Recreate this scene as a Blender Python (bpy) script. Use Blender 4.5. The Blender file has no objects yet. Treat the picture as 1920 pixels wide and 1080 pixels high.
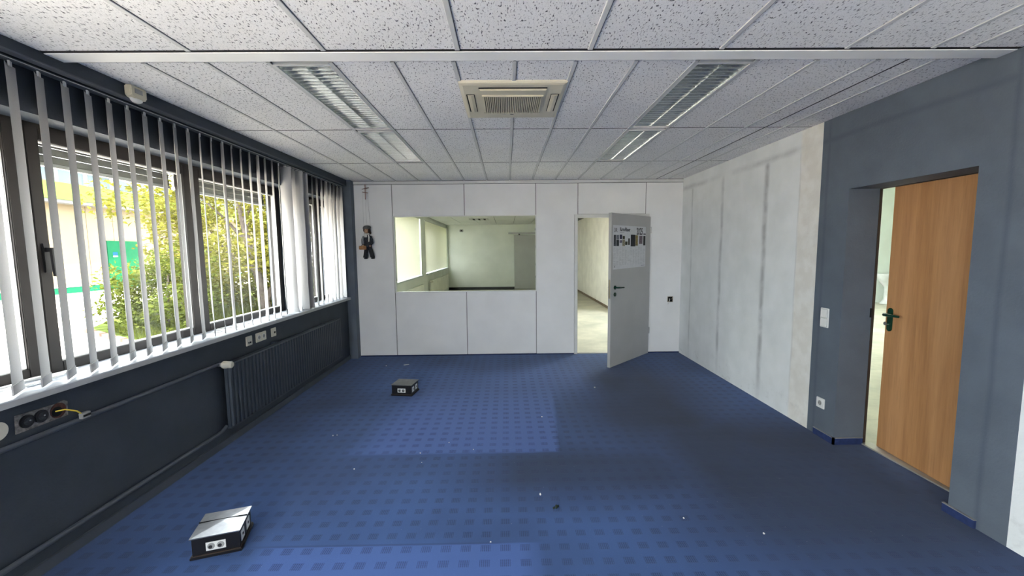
import bpy, bmesh, math, random
from mathutils import Vector, Matrix
scene = bpy.context.scene
COL = scene.collection
PI = math.pi

# ------------------------------------------------------------------ camera
F_PX = 772.47
YAW, PITCH, ROLL, CAM_H = 0.0126, -0.0921, -0.0104, 1.5249
cd = bpy.data.cameras.new('camera')
cam = bpy.data.objects.new('camera', cd)
COL.objects.link(cam)
cd.sensor_fit = 'HORIZONTAL'
cd.sensor_width = 36.0
cd.lens = F_PX / 1920 * 36.0
cd.clip_start = 0.02
cd.clip_end = 300
_f = Vector((math.sin(YAW) * math.cos(PITCH), math.cos(YAW) * math.cos(PITCH), math.sin(PITCH)))
_r = Vector((math.cos(YAW), -math.sin(YAW), 0))
_u = _r.cross(_f)
_r2 = _r * math.cos(ROLL) + _u * math.sin(ROLL)
_u2 = -_r * math.sin(ROLL) + _u * math.cos(ROLL)
cam.matrix_world = Matrix(((_r2.x, _u2.x, -_f.x, 0), (_r2.y, _u2.y, -_f.y, 0), (_r2.z, _u2.z, -_f.z, CAM_H), (0, 0, 0, 1)))
scene.camera = cam

# ------------------------------------------------------------------ light and exposure
SKY_STRENGTH = 2.6
SUN_STRENGTH = 8.0
EXPOSURE = 3.25
world = bpy.data.worlds.new('sky')
scene.world = world
world.use_nodes = True
wn = world.node_tree.nodes
wl = world.node_tree.links
bg = wn['Background']
bg.inputs['Color'].default_value = (0.94, 0.965, 1.0, 1)
bg.inputs['Strength'].default_value = SKY_STRENGTH
sl = bpy.data.lights.new('sun', 'SUN')
sl.energy = SUN_STRENGTH
sl.angle = 0.01
sl.color = (1.0, 0.95, 0.86)
sun = bpy.data.objects.new('sun', sl)
COL.objects.link(sun)
sun.rotation_euler = Vector((-0.18, -0.56, -0.80)).to_track_quat('-Z', 'Y').to_euler()
sun.location = (6, 26, 30)


def portal(x, y, z, sy, sz, rot=(0, -PI / 2, 0)):
    a = bpy.data.lights.new('window_portal', 'AREA')
    a.shape = 'RECTANGLE'
    a.size = sz
    a.size_y = sy
    a.cycles.is_portal = True
    o = bpy.data.objects.new('window_portal', a)
    COL.objects.link(o)
    o.location = (x, y, z)
    o.rotation_euler = rot   # -Z axis turned into the room


portal(-2.64, 0.15, 1.55, 8.9, 1.35)
portal(-2.64, 5.34, 1.55, 1.0, 1.35)
portal(-1.25, -4.72, 1.27, 2.3, 1.9, (PI / 2, 0, 0))

vs = scene.view_settings
vs.view_transform = 'Standard'
vs.look = 'None'
vs.gamma = 1.0
vs.use_curve_mapping = False
vs.exposure = EXPOSURE
cy = scene.cycles
cy.use_denoising = True
cy.max_bounces = 10
cy.diffuse_bounces = 6
cy.glossy_bounces = 4
cy.transmission_bounces = 6
cy.transparent_max_bounces = 24
cy.sample_clamp_indirect = 8.0
cy.caustics_reflective = False
cy.caustics_refractive = False


# ------------------------------------------------------------------ material helpers
def lin(r, g, b):
    def c(v):
        v /= 255.0
        return v / 12.92 if v <= 0.04045 else ((v + 0.055) / 1.055) ** 2.4
    return (c(r), c(g), c(b), 1)


class NT:
    def __init__(self, name):
        self.m = bpy.data.materials.new(name)
        self.m.use_nodes = True
        self.t = self.m.node_tree
        self.n = self.t.nodes
        self.b = self.n['Principled BSDF']
        self.out = self.n['Material Output']

    def link(self, a, b):
        self.t.links.new(a, b)

    def new(self, kind, **kw):
        n = self.n.new(kind)
        for k, v in kw.items():
            setattr(n, k, v)
        return n

    def _in(self, sock, v):
        if hasattr(v, 'is_linked') or hasattr(v, 'links'):
            self.link(v, sock)
        else:
            sock.default_value = v

    def math(self, op, a, b=0.0, c=0.0, clamp=False):
        n = self.new('ShaderNodeMath', operation=op, use_clamp=clamp)
        self._in(n.inputs[0], a)
        self._in(n.inputs[1], b)
        self._in(n.inputs[2], c)
        return n.outputs[0]

    def mix(self, fac, a, b):
        n = self.new('ShaderNodeMix', data_type='RGBA')
        self._in(n.inputs[0], fac)
        self._in(n.inputs[6], a)
        self._in(n.inputs[7], b)
        return n.outputs[2]

    def pos(self):
        g = self.new('ShaderNodeNewGeometry')
        s = self.new('ShaderNodeSeparateXYZ')
        self.link(g.outputs['Position'], s.inputs[0])
        return g.outputs['Position'], s.outputs[0], s.outputs[1], s.outputs[2]

    def noise(self, vec, scale, detail=3.0, rough=0.5, out=0):
        n = self.new('ShaderNodeTexNoise')
        if vec is not None:
            self.link(vec, n.inputs['Vector'])
        n.inputs['Scale'].default_value = scale
        n.inputs['Detail'].default_value = detail
        n.inputs['Roughness'].default_value = rough
        return n.outputs[out]

    def vmul(self, vec, s):
        n = self.new('ShaderNodeVectorMath', operation='MULTIPLY')
        self.link(vec, n.inputs[0])
        n.inputs[1].default_value = s
        return n.outputs[0]

    def ramp(self, v, lo, hi):
        n = self.new('ShaderNodeMapRange')
        n.clamp = True
        self._in(n.inputs[0], v)
        n.inputs[1].default_value = lo
        n.inputs[2].default_value = hi
        return n.outputs[0]

    def band(self, v, a, b, soft):
        up = self.ramp(v, a - soft, a + soft)
        dn = self.ramp(v, b + soft, b - soft)
        return self.math('MULTIPLY', up, dn)

    def bump(self, h, strength=0.3, dist=0.01):
        n = self.new('ShaderNodeBump')
        n.inputs['Strength'].default_value = strength
        n.inputs['Distance'].default_value = dist
        self.link(h, n.inputs['Height'])
        self.link(n.outputs[0], self.b.inputs['Normal'])

    def base(self, c):
        self._in(self.b.inputs['Base Color'], c)


def mat(name, color, rough=0.6, metal=0.0, var=0.08, scale=6.0, bump=0.0, bscale=120.0, spec=0.4):
    """plain painted / plastic / metal surface with a slight procedural unevenness"""
    q = NT(name)
    p, x, y, z = q.pos()
    n = q.noise(p, scale, 4.0)
    c2 = tuple(max(0, v * (1 - 2 * var)) for v in color[:3]) + (1,)
    c1 = tuple(min(1, v * (1 + var)) for v in color[:3]) + (1,)
    q.base(q.mix(q.ramp(n, 0.3, 0.7), c2, c1))
    q.b.inputs['Roughness'].default_value = rough
    q.b.inputs['Metallic'].default_value = metal
    q.b.inputs['Specular IOR Level'].default_value = spec
    if bump:
        q.bump(q.noise(p, bscale, 2.0), bump, 0.004)
    return q.m


# ------------------------------------------------------------------ materials
def carpet_material():
    q = NT('blue_carpet')
    p, x, y, z = q.pos()
    # woven squares of small dots
    fx = q.math('FRACT', q.math('MULTIPLY_ADD', x, 1 / 0.1015, 0.5 + 0.022 / 0.1015))
    fy = q.math('FRACT', q.math('MULTIPLY_ADD', y, 1 / 0.1030, 0.5 - 1.988 / 0.1030 + 40))
    ax = q.math('ABSOLUTE', q.math('SUBTRACT', fx, 0.5))
    ay = q.math('ABSOLUTE', q.math('SUBTRACT', fy, 0.5))
    sq = q.math('MULTIPLY', q.ramp(ax, 0.265, 0.235), q.ramp(ay, 0.245, 0.215))
    dx = q.math('ABSOLUTE', q.math('SUBTRACT', q.math('FRACT', q.math('MULTIPLY', fx, 10.0)), 0.5))
    dy = q.math('ABSOLUTE', q.math('SUBTRACT', q.math('FRACT', q.math('MULTIPLY', fy, 10.0)), 0.5))
    dots = q.math('MULTIPLY', q.ramp(dx, 0.42, 0.26), q.math('MULTIPLY_ADD', q.ramp(dy, 0.45, 0.28), 0.55, 0.45))
    sqd = q.math('MULTIPLY', sq, dots)
    # soil from traffic, and the cleaner rectangles where furniture stood
    soil = q.ramp(q.noise(p, 0.9, 3.0), 0.35, 0.68)
    trav = q.math('MULTIPLY', q.band(x, 0.55, 2.05, 0.45), q.band(y, 2.6, 5.6, 0.9))
    trav2 = q.math('MULTIPLY', q.band(x, 0.95, 2.9, 0.45), q.band(y, 1.6, 3.7, 0.45))
    trav3 = q.math('MULTIPLY', q.band(x, -0.3, 1.4, 0.4), q.band(y, 2.35, 3.1, 0.25))
    dirt = q.math('MAXIMUM', q.math('MULTIPLY', soil, 0.55), q.math('MULTIPLY', q.math('MAXIMUM', q.math('MAXIMUM', trav, trav2), trav3), q.math('MULTIPLY_ADD', soil, 0.25, 0.72)))
    wob = q.math('MULTIPLY_ADD', q.noise(p, 5.0, 3.0), 0.05, -0.025)
    xs = q.math('ADD', q.math('MULTIPLY_ADD', y, -0.09, 0.0), q.math('ADD', x, wob))
    r1 = q.math('MULTIPLY', q.math('MULTIPLY', q.ramp(xs, -1.55, -1.25), q.ramp(xs, 0.12, 0.08)), q.math('MULTIPLY', q.ramp(q.math('ADD', y, wob), 2.97, 3.01), q.ramp(y, 4.9, 3.5)))
    r2 = q.math('MULTIPLY', q.band(q.math('ADD', x, wob), -1.25, 0.12, 0.06), q.band(y, 1.2, 2.022, 0.006))
    r3 = q.math('MULTIPLY', q.band(xs, -1.42, 0.55, 0.15), q.band(y, 4.2, 5.2, 0.3))
    clean = q.math('MAXIMUM', q.math('MAXIMUM', r1, q.math('MULTIPLY', r2, 0.7)), q.math('MULTIPLY', r3, 0.3))
    edge = q.math('MULTIPLY', q.band(y, 2.017, 2.030, 0.004), q.band(x, -1.3, -0.05, 0.1))
    dirt = q.math('MULTIPLY', dirt, q.math('SUBTRACT', 1.0, clean))
    col = q.mix(dirt, (0.050, 0.116, 0.310, 1), (0.011, 0.022, 0.042, 1))
    col = q.mix(q.math('MULTIPLY', clean, 0.75), col, (0.082, 0.155, 0.440, 1))
    col = q.mix(q.math('MULTIPLY', q.math('MULTIPLY', sqd, 0.66), q.math('MULTIPLY_ADD', q.ramp(q.noise(p, 1.7, 2.0), 0.3, 0.6), 0.35, 0.65)), col, (0.008, 0.018, 0.065, 1))
    col = q.mix(q.math('MULTIPLY', edge, 0.5), col, (0.015, 0.03, 0.09, 1))
    lint = q.ramp(q.noise(p, 60.0, 1.0), 0.76, 0.80)
    col = q.mix(q.math('MULTIPLY', lint, 0.25), col, (0.3, 0.33, 0.4, 1))
    grain = q.noise(p, 420.0, 2.0)
    col = q.mix(q.math('MULTIPLY', q.ramp(grain, 0.7, 0.35), 0.4), col, (0.02, 0.04, 0.13, 1))
    q.base(col)
    q.b.inputs['Roughness'].default_value = 0.95
    q.b.inputs['Specular IOR Level'].default_value = 0.15
    q.b.inputs['Sheen Weight'].default_value = 0.12
    h = q.math('SUBTRACT', q.math('MULTIPLY', grain, 0.4), q.math('MULTIPLY', sqd, 0.6))
    q.bump(h, 0.35, 0.004)
    return q.m


def tile_material():
    q = NT('mineral_fibre_tile')
    p, x, y, z = q.pos()
    v = q.vmul(p, (150.0, 58.0, 40.0))
    n = q.noise(v, 1.0, 0.6, 0.5)
    fis = q.math('MULTIPLY', q.ramp(n, 0.625, 0.69), q.math('MULTIPLY_ADD', q.ramp(q.noise(p, 40.0, 1.0), 0.35, 0.6), 0.6, 0.4))
    pin = q.ramp(q.noise(p, 420.0, 0.0), 0.66, 0.74)
    hole = q.math('MAXIMUM', fis, q.math('MULTIPLY', pin, 0.35))
    c = q.mix(q.ramp(q.noise(p, 3.0, 3.0), 0.3, 0.7), (0.82, 0.81, 0.80, 1), (0.88, 0.87, 0.86, 1))
    q.base(q.mix(hole, c, (0.10, 0.10, 0.11, 1)))
    q.b.inputs['Roughness'].default_value = 0.9
    q.b.inputs['Specular IOR Level'].default_value = 0.1
    q.bump(q.math('SUBTRACT', 1.0, hole), 0.5, 0.003)
    return q.m


def white_wall_material():
    """rough white plaster with the grey ghost lines of old partition profiles"""
    q = NT('worn_white_plaster')
    p, x, y, z = q.pos()
    wob = q.math('MULTIPLY_ADD', q.noise(p, 2.2, 3.0), 0.05, -0.025)
    yy = q.math('ADD', y, wob)
    base = q.mix(q.ramp(q.noise(p, 4.0, 5.0), 0.35, 0.7), (0.70, 0.725, 0.72, 1), (0.78, 0.80, 0.80, 1))
    warm = q.math('MULTIPLY', q.band(y, 3.1, 3.56, 0.015), 0.9)
    base = q.mix(warm, base, q.mix(q.ramp(q.noise(p, 9.0, 5.0), 0.4, 0.62), (0.68, 0.655, 0.60, 1), (0.76, 0.745, 0.70, 1)))
    fade = q.ramp(z, -0.05, 0.35)
    l = q.math('MAXIMUM', q.math('MULTIPLY', q.band(yy, 3.985, 4.045, 0.02), 0.75), q.math('MULTIPLY', q.band(yy, 4.81, 4.86, 0.02), 0.65))
    l = q.math('MAXIMUM', l, q.math('MULTIPLY', q.band(yy, 5.585, 5.62, 0.012), 0.45))
    l = q.math('MAXIMUM', l, q.math('MULTIPLY', q.band(yy, 3.555, 3.568, 0.006), 0.3))
    l = q.math('MULTIPLY', l, q.math('MULTIPLY', fade, q.ramp(z, 2.36, 2.30)))
    top = q.math('MULTIPLY', q.band(q.math('ADD', z, wob), 2.335, 2.375, 0.025), q.ramp(q.noise(p, 1.6, 2.0), 0.3, 0.5))
    l = q.math('MAXIMUM', l, q.math('MULTIPLY', top, 0.55))
    col = q.mix(q.math('MULTIPLY', l, q.ramp(q.noise(p, 7.0, 4.0), 0.2, 0.6)), base, (0.33, 0.34, 0.35, 1))
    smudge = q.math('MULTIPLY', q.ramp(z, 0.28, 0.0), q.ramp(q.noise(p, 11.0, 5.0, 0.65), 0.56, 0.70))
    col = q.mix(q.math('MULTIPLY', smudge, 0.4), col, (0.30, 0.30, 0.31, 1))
    q.base(col)
    q.b.inputs['Roughness'].default_value = 0.85
    q.bump(q.noise(p, 55.0, 4.0), 0.25, 0.006)
    return q.m


def slate_material():
    q = NT('slate_blue_wall_paint')
    p, x, y, z = q.pos()
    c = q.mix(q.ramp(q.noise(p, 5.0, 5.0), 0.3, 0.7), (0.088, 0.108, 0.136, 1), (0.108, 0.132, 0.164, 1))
    wob = q.math('MULTIPLY_ADD', q.noise(p, 2.0, 2.0), 0.03, -0.015)
    yy = q.math('ADD', y, wob)
    l = q.math('MAXIMUM', q.band(yy, 3.245, 3.262, 0.012), q.band(yy, 2.05, 2.07, 0.012))
    l = q.math('MAXIMUM', l, q.band(q.math('ADD', z, wob), 2.335, 2.36, 0.018))
    right = q.ramp(x, 2.0, 2.1)
    l = q.math('MULTIPLY', q.math('MULTIPLY', l, right), 0.45)
    q.base(q.mix(l, c, (0.040, 0.055, 0.085, 1)))
    q.b.inputs['Roughness'].default_value = 0.75
    q.bump(q.noise(p, 90.0, 4.0), 0.3, 0.005)
    return q.m


def wood_material():
    q = NT('beech_veneer')
    p, x, y, z = q.pos()
    v = q.vmul(p, (9.0, 9.0, 0.55))
    n = q.noise(v, 1.6, 5.0, 0.62)
    fine = q.noise(q.vmul(p, (90.0, 90.0, 5.0)), 1.0, 3.0)
    strip = q.ramp(q.noise(q.vmul(p, (7.0, 7.0, 0.02)), 1.0, 0.0), 0.42, 0.58)
    c = q.mix(q.ramp(n, 0.3, 0.72), (0.36, 0.165, 0.060, 1), (0.55, 0.288, 0.122, 1))
    c = q.mix(q.math('MULTIPLY', strip, 0.25), c, (0.68, 0.38, 0.18, 1))
    c = q.mix(q.math('MULTIPLY', q.ramp(fine, 0.5, 0.75), 0.35), c, (0.28, 0.13, 0.055, 1))
    q.base(c)
    q.b.inputs['Roughness'].default_value = 0.45
    return q.m


def fabric_material(name, col, trans=0.45):
    q = NT(name)
    p, x, y, z = q.pos()
    w = q.noise(q.vmul(p, (300.0, 300.0, 300.0)), 1.0, 1.0)
    c = q.mix(q.ramp(w, 0.3, 0.7), tuple(v * 0.92 for v in col[:3]) + (1,), col)
    q.base(c)
    q.b.inputs['Roughness'].default_value = 0.9
    q.b.inputs['Specular IOR Level'].default_value = 0.1
    tr = q.new('ShaderNodeBsdfTranslucent')
    q.link(c, tr.inputs[0])
    mx = q.new('ShaderNodeMixShader')
    mx.inputs[0].default_value = trans
    q.link(q.b.outputs[0], mx.inputs[1])
    q.link(tr.outputs[0], mx.inputs[2])
    q.link(mx.outputs[0], q.out.inputs[0])
    return q.m


def leaf_material(name, a, b, trans=0.4):
    q = NT(name)
    p, x, y, z = q.pos()
    n = q.noise(p, 3.5, 3.0)
    n2 = q.noise(p, 30.0, 1.0)
    c = q.mix(q.ramp(n, 0.32, 0.68), a, b)
    c = q.mix(q.ramp(n2, 0.55, 0.75), c, tuple(min(1, v * 1.5) for v in b[:3]) + (1,))
    q.base(c)
    q.b.inputs['Roughness'].default_value = 0.8
    q.b.inputs['Specular IOR Level'].default_value = 0.03
    tr = q.new('ShaderNodeBsdfTranslucent')
    q.link(c, tr.inputs[0])
    mx = q.new('ShaderNodeMixShader')
    mx.inputs[0].default_value = trans
    q.link(q.b.outputs[0], mx.inputs[1])
    q.link(tr.outputs[0], mx.inputs[2])
    q.link(mx.outputs[0], q.out.inputs[0])
    return q.m


def glass_material(name, tint, refl):
    q = NT(name)
    tp = q.new('ShaderNodeBsdfTransparent')
    p, x, y, z = q.pos()
    n = q.noise(p, 2.5, 3.0)
    q.link(q.mix(n, tint, tuple(v * 0.985 for v in tint[:3]) + (1,)), tp.inputs[0])
    gl = q.new('ShaderNodeBsdfGlossy')
    gl.inputs['Roughness'].default_value = 0.01
    fr = q.new('ShaderNodeLayerWeight')
    fr.inputs[0].default_value = 0.25
    fac = q.math('MULTIPLY', fr.outputs['Fresnel'], refl, clamp=True)
    mx = q.new('ShaderNodeMixShader')
    q.link(fac, mx.inputs[0])
    q.link(tp.outputs[0], mx.inputs[1])
    q.link(gl.outputs[0], mx.inputs[2])
    q.link(mx.outputs[0], q.out.inputs[0])
    return q.m


def ground_material():
    q = NT('pale_gravel')
    p, x, y, z = q.pos()
    v = q.new('ShaderNodeTexVoronoi')
    q.link(p, v.inputs['Vector'])
    v.inputs['Scale'].default_value = 22.0
    c = q.mix(q.ramp(v.outputs['Distance'], 0.1, 0.6), (0.62, 0.56, 0.50, 1), (0.45, 0.40, 0.36, 1))
    c = q.mix(q.math('MULTIPLY', q.ramp(q.noise(p, 1.3, 5.0), 0.5, 0.7), 0.5), c, (0.34, 0.30, 0.27, 1))
    q.base(c)
    q.b.inputs['Roughness'].default_value = 0.95
    q.b.inputs['Specular IOR Level'].default_value = 0.02
    q.bump(v.outputs['Distance'], 0.5, 0.02)
    return q.m


def hall_floor_material():
    q = NT('stained_screed')
    p, x, y, z = q.pos()
    n = q.noise(p, 1.6, 6.0, 0.6)
    c = q.mix(q.ramp(n, 0.35, 0.65), (0.36, 0.36, 0.29, 1), (0.56, 0.54, 0.43, 1))
    c = q.mix(q.math('MULTIPLY', q.ramp(q.noise(q.vmul(p, (2.0, 9.0, 1.0)), 1.0, 4.0), 0.55, 0.75), 0.35), c, (0.25, 0.28, 0.22, 1))
    q.base(c)
    q.b.inputs['Roughness'].default_value = 0.55
    return q.m


M = {}
M['carpet'] = carpet_material()
M['tile'] = tile_material()
M['plaster'] = white_wall_material()
M['slate'] = slate_material()
M['beech'] = wood_material()
M['slate_shaded'] = mat('shaded_slate_wall_paint', (0.040, 0.050, 0.066, 1), 0.75, var=0.08, scale=5, bump=0.3, bscale=90)  # same slate paint, darkened to carry the wall's backlit shade
M['slat'] = fabric_material('white_blind_fabric', (0.44, 0.437, 0.435, 1), 0.03)
M['slat_far'] = fabric_material('cream_blind_fabric', (0.70, 0.69, 0.58, 1), 0.22)
M['panel'] = mat('white_partition_laminate', (0.75, 0.755, 0.76, 1), 0.6, var=0.03, scale=2.5, bump=0.15, bscale=260)
M['seam'] = mat('dark_panel_joint', (0.045, 0.047, 0.05, 1), 0.7)
M['trimwhite'] = mat('white_painted_metal', (0.64, 0.645, 0.64, 1), 0.4, var=0.03)
M['trimlight'] = mat('smooth_white_ceiling_trim', (0.86, 0.855, 0.83, 1), 0.5, var=0.02)
M['rail'] = mat('grey_white_ceiling_rail', (0.60, 0.60, 0.59, 1), 0.5, var=0.03)
M['void'] = mat('black_ceiling_void', (0.02, 0.02, 0.022, 1), 0.9)
M['sill'] = mat('white_glossy_sill', (0.44, 0.47, 0.52, 1), 0.3, var=0.03, spec=0.5)
M['silledge'] = mat('grey_sill_edge', (0.42, 0.43, 0.43, 1), 0.5, var=0.04)
M['frame'] = mat('dark_anodised_window_frame', (0.026, 0.023, 0.022, 1), 0.5, var=0.06, spec=0.2)
M['gasket'] = mat('pale_glazing_spacer', (0.62, 0.62, 0.61, 1), 0.35, var=0.04)
M['shutter'] = mat('grey_roller_shutter', (0.30, 0.29, 0.27, 1), 0.5, var=0.04)
M['radiator'] = mat('slate_painted_radiator', (0.034, 0.045, 0.061, 1), 0.5, var=0.05)
M['pipe'] = mat('slate_painted_pipe', (0.072, 0.084, 0.104, 1), 0.45, var=0.05)
M['cream'] = mat('cream_plastic', (0.62, 0.585, 0.49, 1), 0.45, var=0.03, spec=0.5)
M['accream'] = mat('yellowed_cream_plastic', (0.60, 0.555, 0.43, 1), 0.45, var=0.03)
M['white_plastic'] = mat('white_plastic', (0.72, 0.72, 0.70, 1), 0.35, var=0.02, spec=0.5)
M['socket_grey'] = mat('grey_socket_well', (0.30, 0.30, 0.29, 1), 0.5, var=0.05)
M['black'] = mat('black_plastic', (0.006, 0.006, 0.008, 1), 0.4, var=0.2)
M['darkgap'] = mat('dark_opening', (0.006, 0.006, 0.007, 1), 0.9)
M['metal_lid'] = mat('brushed_grey_lid', (0.30, 0.31, 0.33, 1), 0.28, metal=0.75, var=0.08, scale=30)
M['dull_lid'] = mat('worn_dark_grey_lid', (0.13, 0.135, 0.14, 1), 0.45, metal=0.1, var=0.12, scale=25)
M['brownbase'] = mat('dark_brown_frame', (0.040, 0.026, 0.020, 1), 0.5, var=0.15)
M['alu'] = mat('satin_aluminium_louvre', (0.58, 0.60, 0.61, 1), 0.19, metal=0.95, var=0.02)
M['tube'] = mat('unlit_fluorescent_tube', (0.75, 0.76, 0.76, 1), 0.25, var=0.01)
M['door_white'] = mat('pale_grey_door_leaf', (0.43, 0.432, 0.42, 1), 0.45, var=0.03, scale=3)
M['door_frame'] = mat('white_steel_door_frame', (0.66, 0.665, 0.65, 1), 0.4, var=0.03)
M['green_handle'] = mat('dark_green_handle', (0.004, 0.040, 0.020, 1), 0.25, var=0.1, spec=0.5)
M['brass'] = mat('dull_lock_metal', (0.34, 0.30, 0.22, 1), 0.35, metal=0.7)
M['steel'] = mat('dull_steel', (0.35, 0.35, 0.36, 1), 0.35, metal=0.8)
M['aluminium_strip'] = mat('threshold_strip_metal', (0.46, 0.45, 0.42, 1), 0.4, metal=0.5)
M['skirt'] = mat('navy_carpet_skirting', (0.016, 0.032, 0.11, 1), 0.95, var=0.12, scale=30, bump=0.3)
M['skirt_top'] = mat('dusty_skirting_edge', (0.25, 0.25, 0.26, 1), 0.8)
M['farwall'] = mat('pale_green_white_wall', (0.72, 0.75, 0.70, 1), 0.8, var=0.05, scale=1.6)
M['hallwall'] = mat('pale_mint_white_wall', (0.80, 0.875, 0.835, 1), 0.8, var=0.03, scale=2.0)
M['corrwall'] = mat('cream_white_wall', (0.84, 0.84, 0.75, 1), 0.8, var=0.05, scale=3.0)
M['hallfloor'] = hall_floor_material()
M['ash_base'] = mat('brown_skirting_board', (0.20, 0.15, 0.10, 1), 0.6)
M['darkbase'] = mat('dark_grey_skirting', (0.03, 0.033, 0.036, 1), 0.7)
M['glass'] = glass_material('clear_window_glass', (0.97, 0.985, 0.975, 1), 0.35)
M['glass_dimmed'] = glass_material('dimmed_window_glass', (0.84, 0.86, 0.85, 1), 0.05)  # clear panes, tinted to dim the bright yard outside
M['glass_green'] = glass_material('greenish_partition_glass', (0.87, 0.895, 0.87, 1), 0.05)
M['paper'] = mat('white_poster_paper', (0.60, 0.615, 0.63, 1), 0.6, var=0.03, scale=20)
M['ink'] = mat('black_print', (0.02, 0.02, 0.024, 1), 0.6)
M['greyink'] = mat('grey_print', (0.30, 0.31, 0.33, 1), 0.6)
M['gravel'] = ground_material()
M['grassground'] = mat('grassy_earth', (0.075, 0.095, 0.022, 1), 0.95, var=0.25, scale=4, spec=0.02)
M['grass'] = leaf_material('sunlit_grass', (0.055, 0.072, 0.011, 1), (0.115, 0.125, 0.022, 1), 0.4)
M['leaf_tree'] = leaf_material('yellow_green_leaves', (0.066, 0.070, 0.009, 1), (0.165, 0.150, 0.026, 1), 0.4)
M['leaf_shrub'] = leaf_material('bright_green_leaves', (0.042, 0.064, 0.008, 1), (0.105, 0.118, 0.020, 1), 0.35)
M['bark'] = mat('grey_brown_bark', (0.10, 0.08, 0.07, 1), 0.9, var=0.2, scale=14, bump=0.6, bscale=40, spec=0.02)
M['b_wall'] = mat('beige_rendered_wall', (0.165, 0.132, 0.090, 1), 0.85, var=0.05, scale=0.8, spec=0.02)
M['b_lime'] = mat('lime_green_fascia', (0.10, 0.175, 0.03, 1), 0.5, var=0.04, spec=0.02)
M['b_teal'] = mat('teal_green_plinth', (0.006, 0.07, 0.036, 1), 0.5, var=0.05, spec=0.02)
M['b_door'] = mat('deep_green_door', (0.004, 0.060, 0.026, 1), 0.45, var=0.04, spec=0.02)
M['b_white'] = mat('white_gutter_metal', (0.42, 0.42, 0.42, 1), 0.4, var=0.03, spec=0.02)
M['b_glaze'] = mat('blue_grey_clerestory_panel', (0.105, 0.125, 0.150, 1), 0.3, var=0.08, scale=1.5, spec=0.02)
M['b_soffit'] = mat('grey_eave_underside', (0.13, 0.13, 0.13, 1), 0.7, spec=0.02)
M['b_blue'] = mat('blue_sign', (0.01, 0.05, 0.30, 1), 0.5, spec=0.02)
M['concrete'] = mat('grey_concrete', (0.24, 0.22, 0.20, 1), 0.9, var=0.1, spec=0.02)
M['facade'] = mat('pale_facade_render', (0.35, 0.34, 0.32, 1), 0.9, spec=0.02)
M['kerb'] = mat('reddish_kerb_stone', (0.22, 0.14, 0.11, 1), 0.9, var=0.15, spec=0.02)
M['cable'] = mat('off_white_cable', (0.62, 0.61, 0.58, 1), 0.45)
M['yellow_wire'] = mat('yellow_wire', (0.60, 0.45, 0.05, 1), 0.5)
M['terracotta'] = mat('reddish_brown_cavity', (0.085, 0.035, 0.025, 1), 0.9, var=0.25, scale=50)
M['mortar'] = mat('chipped_grey_plaster', (0.20, 0.19, 0.185, 1), 0.95, var=0.3, scale=60, bump=0.5)
M['ceramic'] = mat('white_ceramic', (0.55, 0.58, 0.57, 1), 0.2)
M['skin'] = mat('puppet_face_wood', (0.50, 0.30, 0.19, 1), 0.6)
M['hair'] = mat('dark_brown_felt', (0.045, 0.028, 0.02, 1), 0.9)
M['cap'] = mat('grey_felt_cap', (0.10, 0.105, 0.11, 1), 0.9, var=0.3, scale=90)
M['jacket'] = mat('dark_grey_cloth', (0.040, 0.043, 0.050, 1), 0.9, var=0.35, scale=80)
M['sleeve'] = mat('pale_grey_cloth', (0.24, 0.255, 0.27, 1), 0.9, var=0.3, scale=80)
M['trouser'] = mat('charcoal_cloth', (0.032, 0.033, 0.038, 1), 0.9, var=0.3, scale=80)
M['scarf'] = mat('cream_cloth', (0.60, 0.58, 0.54, 1), 0.9)
M['leather'] = mat('tan_leather', (0.32, 0.15, 0.055, 1), 0.6, var=0.2, scale=40)
M['redwood'] = mat('reddish_wood_stick', (0.15, 0.055, 0.04, 1), 0.6)
M['thread'] = mat('grey_thread', (0.35, 0.35, 0.35, 1), 0.8)
M['crumb'] = mat('white_crumb', (0.70, 0.70, 0.70, 1), 0.8)
M['green_crumb'] = mat('dry_green_leaf', (0.02, 0.035, 0.02, 1), 0.8, var=0.3, scale=80)


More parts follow.
